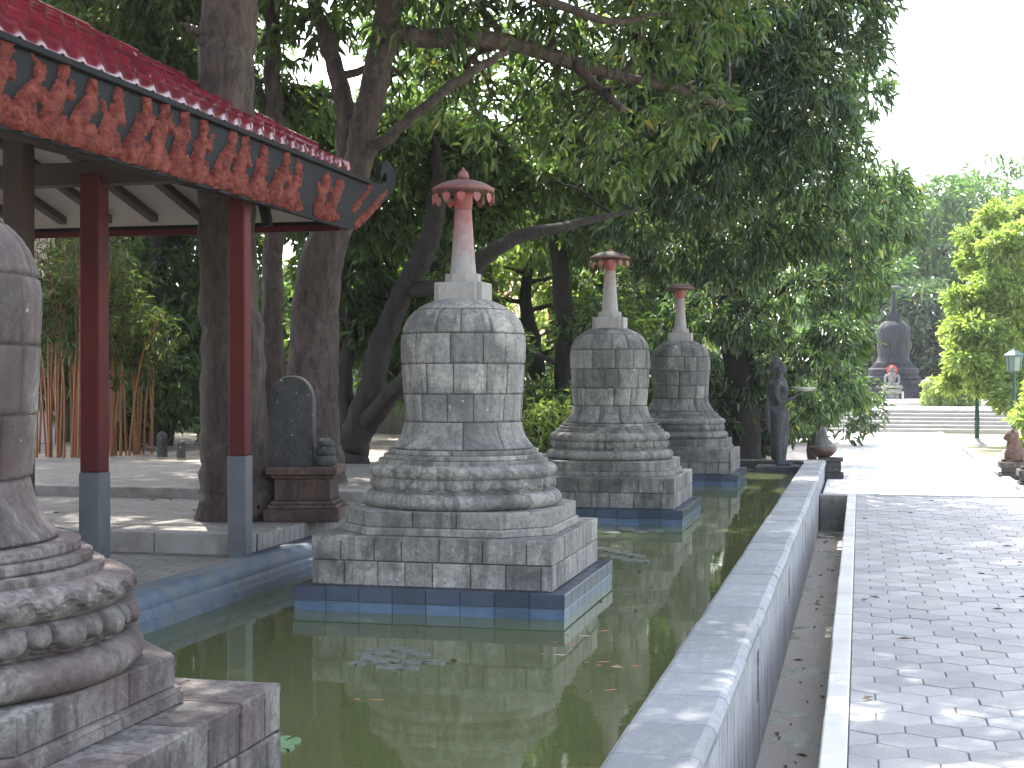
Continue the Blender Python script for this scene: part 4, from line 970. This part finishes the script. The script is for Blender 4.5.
# T2: second trunk with long limb to the right
b2 = at(312, 500, 14.6); b2.z = ZK
t2_l = [([b2 + Vector((0, 0, -.05)), b2 + Vector((0, 0, .3)), A(311, 380, 14.6), A(318, 270, 14.6), A(352, 180, 14.5), A(368, 110, 14.4), A(385, 40, 14.3), A(398, -40, 14.2), A(410, -200, 14.2)], [.37, .31, .26, .22, .15, .135, .13, .12, .09]),
        ([A(352, 190, 14.5), A(345, 110, 14.7), A(330, 50, 14.9), A(312, -10, 15.0), A(300, -150, 15)], [.12, .10, .085, .07, .05]),
        ([A(388, 30, 14.3), A(420, 38, 14.4), A(470, 38, 14.6), A(520, 46, 14.9), A(570, 62, 15.2), A(625, 78, 15.6), A(680, 90, 16), A(730, 108, 16.5)], [.11, .10, .095, .085, .075, .06, .05, .03]),
        ([A(358, 160, 14.4), A(400, 128, 14.2), A(440, 95, 14.1), A(480, 66, 14.2), A(510, 52, 14.4)], [.06, .055, .05, .045, .03]),
        ([A(575, 62, 15.2), A(600, 90, 15.1), A(622, 110, 15.0)], [.06, .05, .03]),
        ([A(398, -20, 14.3), A(480, -20, 14.2), A(600, 20, 14.5), A(660, 15, 14.8)], [.08, .06, .04, .02])]
r_ = random.Random(4)
t2c = [cl(x, y, d, r) for x, y, d, r in ((420, -20, 14.5, .9), (500, 0, 15, .8), (560, 20, 15.2, .7), (565, 125, 16.5, .5), (610, 155, 17, .5), (500, 130, 17, .4), (660, 140, 17, .5), (470, 100, 15.5, .45), (640, 30, 15.5, .75), (600, 120, 15.4, .35), (410, 90, 15.6, .45), (540, 90, 15.8, .4), (330, -20, 15.3, .9), (300, 40, 15.6, .5), (700, -10, 16, 1.0), (640, 95, 15.8, .45), (700, 110, 16.2, .5), (440, 60, 16, .5))]
tree('tree', 'reddish forked trunk behind the rounded slab with a long limb reaching right over the stupas', 'tree', b2, t2_l,
     t2c + canopy(-13, -1.5, 12, 21, 7.4, 9.0, 30, 1.0, 1.6, 2), 40000, .17, 'leaf_mid', 'bark_a', 2)
# slim trunk
b3 = at(274, 480, 15.6); b3.z = ZK
tree('tree', 'slim straight trunk between the two thick trunks', 'tree', b3, [([b3, A(272, 300, 15.6), A(277, 150, 15.6), A(272, 60, 15.6), A(274, -60, 15.6), A(276, -180, 15.6)], [.13, .11, .10, .085, .075, .05]), ([A(277, 130, 15.6), A(262, 95, 15.7), A(250, 70, 15.8)], [.08, .05, .02])],
     [cl(x, y, 16, r) for x, y, r in ((260, 90, .4), (180, 20, .8), (230, -40, .8), (110, 10, .7), (150, 70, .5), (320, 110, .4))], 6000, .17, 'leaf_mid', 'bark_a', 3)
# T3: dark low forked tree left of the middle stupa
b4 = at(352, 488, 18.0); b4.z = ZK
t3_l = [([b4 + Vector((0, 0, -.05)), A(352, 450, 18), A(368, 400, 18), A(382, 345, 18), A(400, 300, 17.8), A(425, 250, 17.5), A(438, 200, 17.4), A(436, 140, 17.3)], [.26, .21, .17, .15, .13, .13, .10, .05]),
        ([A(362, 430, 18), A(383, 405, 17.7), A(410, 375, 17.3), A(450, 340, 17), A(500, 300, 17)], [.15, .12, .10, .08, .04]),
        ([A(412, 290, 17.7), A(455, 285, 17.2), A(485, 258, 17), A(520, 236, 17), A(560, 228, 17.2), A(600, 218, 17.6), A(640, 210, 18)], [.10, .10, .095, .08, .06, .04, .02]),
        ([A(355, 440, 18.1), A(345, 380, 18.3), A(350, 320, 18.5), A(340, 250, 18.7)], [.12, .10, .07, .04])]
t3c = [cl(x, y, d, r) for x, y, d, r in ((330, 200, 18.6, .8), (380, 220, 18.4, .7), (400, 160, 18, .8), (350, 270, 18.9, .7), (420, 300, 18.4, .4), (470, 160, 18.3, .7), (480, 210, 18.6, .5), (380, 330, 18.8, .55), (330, 340, 19, .5), (545, 185, 18.4, .35), (600, 185, 18.6, .35), (320, 130, 18.6, .6), (420, 380, 19, .45))]
tree('tree', 'dark low forking tree left of the middle stupa, one limb spreading behind it', 'tree', b4, t3_l, t3c, 30000, .14, 'leaf_mid', 'bark_b', 4, ratio=.30)
# T4: large mango-like tree on the right, hanging low
b5 = at(742, 460, 25.4); b5.z = .02
t4_l = [([b5 + Vector((0, 0, -.05)), A(742, 400, 25.4), A(735, 320, 25), A(730, 240, 24), A(725, 150, 23), A(720, 50, 22), A(715, -60, 21)], [.34, .28, .25, .22, .18, .13, .08]),
        ([A(732, 260, 24.3), A(770, 200, 23), A(810, 160, 22), A(845, 120, 21.5)], [.13, .10, .07, .03]), ([A(730, 240, 24), A(690, 190, 22), A(660, 170, 20.5), A(630, 150, 20)], [.13, .10, .07, .03]),
        ([A(727, 180, 23.4), A(760, 110, 21.5), A(790, 60, 20.5)], [.10, .07, .03]), ([A(735, 330, 25), A(780, 290, 24.6), A(820, 280, 24.2), A(850, 280, 24)], [.09, .07, .05, .02])]
t4c = []
for x, y, d, r in ((650, 60, 19.5, .8), (690, 110, 19.5, .9), (740, 60, 20, 1.0), (790, 100, 20, .95), (830, 60, 20.5, .75), (840, 10, 20.5, .75), (760, 0, 20, 1.1), (860, -40, 20.5, .8), (690, 20, 19.5, .8), (650, 150, 19.8, .7), (700, 180, 20, .85), (750, 150, 20, .85), (800, 170, 20.5, .75), (840, 150, 21, .55), (862, 95, 21.5, .4), (870, 190, 22.5, .6), (830, 220, 21.5, .7), (780, 230, 21.5, .7), (730, 250, 22, .8), (680, 250, 22.3, .7), (878, 230, 23, .45), (640, 215, 21, .55),
                  (850, 275, 23.5, .6), (800, 290, 23.5, .6), (750, 320, 24, .65), (700, 310, 24.2, .6), (838, 330, 24.3, .45), (820, 350, 24.5, .5), (780, 360, 25, .5), (740, 390, 25.6, .6), (700, 380, 26, .6), (840, 380, 25, .38), (808, 400, 25.2, .38), (790, 425, 25.8, .3), (760, 430, 26.4, .4), (620, 100, 19.8, .5), (900, 215, 23.5, .3)):
    t4c.append(cl(x, y, d, r))
t4c = t4c + canopy(-5.5, -1.2, 14, 22.5, 7.9, 9.6, 14, 1.0, 1.5, 5)
tree('mango_tree', 'large dark tree with drooping long leaves filling the view right of the stupas', 'tree', b5, t4_l, t4c, 84000, .165, 'leaf_dark', 'bark_b', 5, ratio=.22, droop=.8, per=10, shell=.55)
# sunlit fringe on the lower right of it, its light put into paler leaves
b6 = at(812, 432, 27.5); b6.z = .02
tree('lit_fringe', 'lighter sunlit fringe of the mango tree drooping over the brown planter bowl', 'tree', b6, [([b6, A(815, 400, 27.5), A(828, 340, 27.2), A(840, 260, 27)], [.09, .08, .06, .02])],
     [cl(x, y, d, r) for x, y, d, r in ((842, 300, 27, .5), (850, 340, 27, .38), (830, 350, 26.8, .5), (846, 392, 27, .34), (818, 400, 26.8, .35), (866, 265, 27, .36), (895, 195, 27, .4), (890, 228, 26.5, .4), (800, 410, 27, .4), (700, 420, 28, .6), (650, 420, 28, .6))], 14000, .22, 'leaf_mid', 'bark_b', 6, ratio=.17, droop=1.1)
# background trees left and centre
def bg_tree(px, d, top, width, label, leaf, seed, n=9000, size=.24, low=430, cat='tree', name='tree', droop=.4, ratio=.3, group='background trees beyond the plaza', r=None):
    rr = random.Random(seed); b = at(px, 400, d); b.z = .4
    top_z = CH - (top - HZ) / F_PX * d; low_z = max(.8, CH - (low - HZ) / F_PX * d); W = width / F_PX * d / 2
    cs = []
    for k in range(16):
        t = rr.uniform(0, 1); z = low_z + (top_z - low_z) * t; ww = W * (math.sin(math.pi * (.2 + .75 * t)) ** .6)
        q = rr.uniform(.28, .46) * W; u = rr.uniform(-1, 1) * max(0, ww - q * .7); q2 = rr.uniform(-.6, .6) * W
        cs.append((b.x + u * CT, b.y + u * ST + q2, z, q, q, q * .7))
    lim = [([b + Vector((0, 0, -.2)), b + Vector((.1, 0, top_z * .3)), b + Vector((-.1, .1, top_z * .6)), b + Vector((.1, 0, top_z * .9))], [.2, .16, .11, .03])]
    return tree(name, label, cat, b, lim, cs, n, size, leaf, 'bark_b', seed, ratio=ratio, droop=droop, group=group)
bg_tree(40, 25, -60, 330, 'dense tree at far left behind the pavilion roof', 'leaf_mid', 21, 13000)
bg_tree(160, 23, 120, 260, 'dark bushy tree over the bamboo between the left post and big trunk', 'leaf_mid', 22, 17000, .17)
bg_tree(200, 30, -80, 320, 'tall loose tree above the pavilion roof, pale leaves against sky', 'leaf_mid', 23, 12000)
bg_tree(330, 26, 60, 260, 'dense leafy tree behind the forked trunk', 'leaf_mid', 24, 9000, .2)
bg_tree(430, 30, -40, 300, 'tall tree behind the umbrella of the middle stupa', 'leaf_mid', 25, 12000)
bg_tree(560, 23, 70, 260, 'fine-leaved tree between the middle and third stupa spires', 'leaf_mid', 37, 17000, .15)
bg_tree(440, 24, 120, 220, 'fine-leaved tree directly behind the middle stupa', 'leaf_mid', 38, 13000, .15)
bg_tree(670, 27, 170, 220, 'fine-leaved tree behind the farthest pool stupa spire', 'leaf_mid', 39, 11000, .16)
bg_tree(530, 27, 215, 200, 'low bright green tree right of the middle stupa dome', 'leaf_lime', 26, 9000, .2)  # lime leaf colour stands in for sunlit foliage
bg_tree(610, 33, 60, 280, 'tall sunlit tree behind the third stupa', 'leaf_lime', 27, 9000)  # sunlit look comes from the lime leaf colour
bg_tree(690, 33, 100, 260, 'leafy tree behind the farthest pool stupa', 'leaf_mid', 28, 9000, .22)
bg_tree(780, 36, 30, 250, 'tall tree behind the mango tree crown', 'leaf_dark', 29, 12000, .24)
bg_tree(-60, 30, 0, 300, 'tree beyond the pink building at the left edge', 'leaf_mid', 30, 7000)
# low shrubs
def shrub(px, py, d, r, leaf, label, seed, n=1500, size=.14, z0=None):
    b = at(px, py, d); b.z = z0 if z0 is not None else max(0, b.z); rr = random.Random(seed)
    cs = [(b.x + rr.uniform(-.6, .6) * r, b.y + rr.uniform(-.4, .4) * r, b.z + r * rr.uniform(.3, 1.0), r * .5, r * .5, r * .42) for _ in range(6)]
    tree('shrub', label, 'shrub', b, [([b, b + Vector((0, 0, r * .5)), b + Vector((.05, 0, r))], [.03, .02, .01])], cs, n, size, leaf, 'bark_b', seed, group=None, ratio=.3, rough=0)
shrub(545, 452, 21, .55, 'leaf_lime', 'lime green shrub between the middle and third stupa', 41)
shrub(240, 468, 20.6, .5, 'leaf_dark', 'low dark shrub at the plaza edge behind the big trunk', 42, z0=.5)
shrub(120, 462, 21.5, .6, 'leaf_mid', 'green shrub at the foot of the orange bamboo', 43, z0=.5)
shrub(775, 450, 26.6, .7, 'leaf_mid', 'green shrub behind the standing statue', 44, 2600)
shrub(720, 455, 25.8, .8, 'leaf_mid', 'leafy shrub between farthest stupa and standing statue', 45, 3000)
shrub(700, 440, 27.2, 1.0, 'leaf_dark', 'dark shrub filling the gap behind the farthest pool stupa', 46, 3400)
shrub(660, 440, 27.6, 1.0, 'leaf_lime', 'yellow-green shrub low behind the farthest pool stupa', 47, 2400)
shrub(940, 403, 50, .75, 'leaf_lime', 'pale clipped shrub on the terrace right of the stone lantern', 48, 2500, .12, .62)
shrub(965, 403, 49.5, .6, 'leaf_lime', 'second pale shrub on the terrace, nearer the lamp post', 49, 2000, .12, .62)
# lime trees on the right
def lime_tree(px, d, label, spots, seed, n, size=.16):
    b = at(px, 440, d); b.z = -.03; cs = [cl(*s) for s in spots]
    tree('lime_green_tree', label, 'tree', b, [([b, A(px, 380, d), A(px + 5, 310, d), A(px + 10, 240, d)], [.12, .10, .07, .03])], cs, n, size, 'leaf_lime', 'bark_b', seed, ratio=.36, droop=.15, group='lime green trees right of the path')
lime_tree(1040, 36, 'bright lime green tree over the far lamp post, right of the path', [(1010, 230, 36, .7), (980, 260, 36, .55), (1040, 260, 36, .9), (990, 310, 35.5, .7), (960, 330, 35.5, .45), (1020, 330, 35.5, .8), (965, 370, 35, .45), (958, 345, 34, .35), (1000, 250, 34, .5), (985, 300, 34, .45), (1000, 380, 35, .6), (1030, 390, 34.5, .7), (950, 385, 35, .25), (985, 350, 34.8, .5), (1060, 330, 36, 1.0), (1035, 215, 36, .6), (1070, 400, 36, .9), (977, 330, 33.6, .55), (970, 360, 33.4, .45), (985, 380, 33.4, .4), (1000, 345, 33.6, .5), (960, 300, 34.2, .35), (1000, 285, 34, .6), (1020, 300, 33.8, .6), (995, 215, 35, .35), (970, 235, 35.5, .3), (1024, 240, 34, .6), (1010, 400, 33, .4)], 51, 44000)
lime_tree(1060, 28, 'nearer lime green shrub at the right picture edge below the lantern', [(1030, 415, 27.5, .3), (1034, 445, 27.5, .28), (1050, 390, 28, .4), (1060, 430, 28, .5)], 52, 3500)
# far trees behind the black stupa
far = ((850, 70, 200, 330, 'leaf_far'), (905, 75, 205, 190, 'leaf_far'), (945, 70, 190, 200, 'leaf_far'), (985, 78, 185, 220, 'leaf_far'), (1040, 72, 205, 240, 'leaf_far'), (930, 64, 290, 110, 'leaf_dark'), (1090, 70, 200, 240, 'leaf_far'), (870, 66, 300, 120, 'leaf_dark'), (975, 64, 300, 120, 'leaf_dark'))
lbs = ['tall far tree behind the mango tree edge, left of the black stupa', 'far rounded tree directly behind the black stupa spire', 'tallest far tree right of the black stupa', 'far tree with highest crown behind the lime trees', 'far green tree at right edge behind the lime crowns', 'darker lower far tree just right of the black stupa dome', 'far tree beyond the right picture edge', 'darker low far tree just left of the black stupa dome', 'dark far tree behind the terrace shrubs']
for i, (px, d, top, wd, lf) in enumerate(far):
    bg_tree(px, d, top, wd, lbs[i], lf, 60 + i, 9000, .42, 400, group='far trees beyond the terrace')
# distant wood closing the horizon
r_ = random.Random(77); cs = []
for k in range(70):
    a = R(-62 + 100 * k / 69 - 10); d = r_.uniform(88, 100); x, y = d * math.sin(a), d * math.cos(a)
    cs.append((x, y, r_.uniform(1.5, 5.2), r_.uniform(3, 5), 3, r_.uniform(2.2, 3.4)))
wd = leaves_mesh('distant_wood', M['leaf_far'], None, cs, 60000, .8, .5, .3, 88, 8, kind='stuff'); tag(wd, 'distant band of woodland closing the view behind everything', 'woodland', kind='stuff')
# ------------------------------------------------------------------ bamboo clumps
def bamboo(px, d, n, w_, label, seed, hgt=3.0):
    b = at(px, 466, d); b.z = ZK + .05; rr = random.Random(seed)
    t = empty('bamboo_clump', b, label, 'bamboo', 'orange-stemmed bamboo clumps by the plaza'); tips = []
    for k in range(n):
        x, y = rr.uniform(-w_, w_), rr.uniform(-.3, .3); lx = x * .35 + rr.uniform(-.2, .25); h_ = hgt * rr.uniform(.7, 1.1); g = MB()
        pts = [(x, y, 0), (x + lx * .3, y, h_ * .4), (x + lx * .8, y + rr.uniform(-.1, .1), h_ * .75), (x + lx * 1.5, y + rr.uniform(-.3, .3), h_)]
        P = catmull(pts, 4); g.tube(P, [.017 * (1 - .75 * i / len(P)) * rr.uniform(.97, 1.1) for i in range(len(P))], 6); g.build('stem', M['bamboo'], t)
        tips.append((b.x + pts[-1][0], b.y + pts[-1][1], b.z + h_ * .85, .32, .32, .35)); tips.append((b.x + pts[2][0], b.y + pts[2][1], b.z + h_ * .62, .26, .26, .28))
    leaves_mesh('foliage', M['leaf_bamboo'], t, tips, n * 110, .14, .13, .5, seed, 6, origin=b)
bamboo(70, 19.6, 26, .42, 'orange bamboo clump left of the left red post', 31, 3.3)
bamboo(128, 20.2, 22, .32, 'leaning orange bamboo clump right of the left red post', 32, 2.7)
bamboo(20, 20.5, 16, .4, 'orange bamboo clump half hidden by the nearest stupa', 33, 3.3)

# ------------------------------------------------------------------ floating things on the water
def on_water(px, py):
    d = F_PX * (CH - ZW) / (py - HZ); p = at(px, py, d); return Vector((p.x, p.y, ZW))
M['pad'] = simple('grey_green_lily_pad', (.085, .10, .085), (.15, .155, .135), 8, .35, .1)
M['pad_g'] = simple('green_lily_pad', (.10, .20, .09), (.16, .28, .15), 8, .4, .1)
def lily(px, py, r_p, label, mt, k, grp):
    p = on_water(px, py); g = MB(); n = 22; rr = random.Random(k)
    a0 = rr.uniform(0, 6); v = [(0, 0, .004)] + [(r_p * math.cos(a0 + 6.0 * i / n) * (1 + rr.uniform(-.04, .04)), r_p * math.sin(a0 + 6.0 * i / n) * (1 + rr.uniform(-.04, .04)), .005 + rr.uniform(0, .004)) for i in range(n + 1)]
    v2 = [(x, y, -.004) for x, y, z in v]; g.add(v + v2, [(0, i, i + 1) for i in range(1, n + 1)] + [(n + 2, n + 2 + i + 1, n + 2 + i) for i in range(1, n + 1)] + [(i, n + 2 + i, n + 3 + i, i + 1) for i in range(1, n + 1)])
    o = g.build('lily_pad', mt); o.location = p; tag(o, label, 'lily pad', grp)
pads = [(357, 664), (371, 659), (386, 662), (398, 656), (412, 663), (378, 652), (391, 649), (420, 655), (405, 650), (363, 655), (434, 663), (389, 668), (410, 669)]
for i, (x, y) in enumerate(pads): lily(x, y, .045 + .012 * ((i * 7) % 3), 'small grey lily pad in the cluster before the middle stupa', M['pad'], i, 'lily pads clustered before the middle stupa')
for i, (x, y) in enumerate([(606, 556), (618, 558), (630, 561), (641, 562), (612, 551), (624, 553), (636, 556), (602, 549)]): lily(x, y, .075, 'pale lily pad floating between middle and third stupas', M['pad'], 20 + i, 'lily pads between middle and third stupas')
for i, (x, y) in enumerate([(612, 533), (640, 532), (655, 531), (626, 529)]): lily(x, y, .08, 'lily pad floating close to the third stupa plinth', M['pad'], 40 + i, 'lily pads close to the third stupa plinth')
lily(284, 742, .065, 'green lily pad by the corner of the nearest stupa, the upper one', M['pad_g'], 51, None)
lily(279, 749, .06, 'green lily pad by the corner of the nearest stupa, the lower one', M['pad_g'], 52, None)
M['koi'] = simple('orange_koi', (.30, .08, .035), (.36, .14, .07), 20, .3, .05)
M['koi_w'] = simple('pale_koi', (.55, .45, .35), (.5, .25, .15), 10, .3, .05)
for i, (x, y, a, lab) in enumerate(((585, 636, 10, 'by the plinth corner of the middle stupa, left of two'), (604, 631, 40, 'by the plinth corner of the middle stupa, right of two'), (604, 662, 20, 'near the capped wall, the left of three'), (617, 667, -10, 'near the capped wall, the middle of three'), (636, 666, 5, 'near the capped wall, the right of three'), (377, 700, 5, 'in open water below the lily pads'), (560, 655, 0, 'in the reflection of the middle stupa'), (610, 690, 30, 'in open water beside the capped wall, lowest'), (570, 604 + 40, -20, 'just off the plinth front of the middle stupa'))):
    p = on_water(x, y); t = empty('koi_fish', p, 'koi ' + lab, 'fish', 'koi in the pool', R(a))
    g = MB(); ell(g, (0, 0, -.012), (.062, .014, .0145)); g.build('body', M['koi'] if i % 3 else M['koi_w'], t)
    g = MB(); g.add([(-.065, 0, -.002), (-.11, .02, .002), (-.095, 0, .003), (-.11, -.02, .002), (-.065, 0, -.008)], [(0, 1, 2), (0, 2, 3), (4, 2, 1), (4, 3, 2)]); g.build('tail', M['koi'], t)
# fallen leaves on the walk, coping, gutter and water
lf_m = simple('brown_dead_leaf', (.09, .05, .03), (.16, .09, .05), 10, .7, .2)
rr = random.Random(12); g = MB()
def dead_leaf(x, y, z, L):
    a = rr.uniform(0, 6.3); c, s = math.cos(a), math.sin(a); w_ = L * .3
    loc = [(-L / 2, 0, .004), (0, w_ / 2, .012), (L / 2, 0, .006), (0, -w_ / 2, .014), (0, 0, .002)]
    g.add([(x + c * u - s * v, y + s * u + c * v, z + q) for u, v, q in loc], [(0, 4, 1), (1, 4, 2), (2, 4, 3), (3, 4, 0)])
for (px, py) in ((1008, 547), (865, 601), (868, 700), (950, 560), (905, 640)):
    d = F_PX * CH / (py - HZ); p = at(px, py, d); dead_leaf(p.x, p.y, .004, .11)
for _ in range(26): dead_leaf(rr.uniform(0, 2.1), rr.uniform(4, 44), .004, rr.uniform(.04, .10))
for _ in range(50): dead_leaf(rr.uniform(-.53, -.18), rr.uniform(4, 20), -.5, rr.uniform(.04, .1))
for _ in range(26): dead_leaf(rr.uniform(-3.8, -.9), rr.uniform(5, 22), ZW - .002, rr.uniform(.03, .07))
for _ in range(80): dead_leaf(rr.uniform(-12, -4.5), rr.uniform(10.6, 13.9), ZK, rr.uniform(.05, .1))
o = g.build('fallen_leaves', lf_m); tag(o, 'scattered brown fallen leaves on path, gutter and plaza', 'leaf litter', kind='stuff')

# ------------------------------------------------------------------ haze
g = MB(); g.box(-310, 310, -130, 430, -1.7, 24)
hz = g.build('haze', bpy.data.materials.new('thin_warm_haze'), None, 'stuff'); m = hz.data.materials[0]; m.use_nodes = True; m.node_tree.nodes.clear()
o_ = m.node_tree.nodes.new('ShaderNodeOutputMaterial'); pv = m.node_tree.nodes.new('ShaderNodeVolumePrincipled')
pv.inputs['Color'].default_value = (.93, .96, 1, 1); pv.inputs['Density'].default_value = .0005; pv.inputs['Anisotropy'].default_value = .3
m.node_tree.links.new(pv.outputs[0], o_.inputs['Volume']); tag(hz, 'thin bright haze in the air over the whole garden', 'haze', kind='stuff')
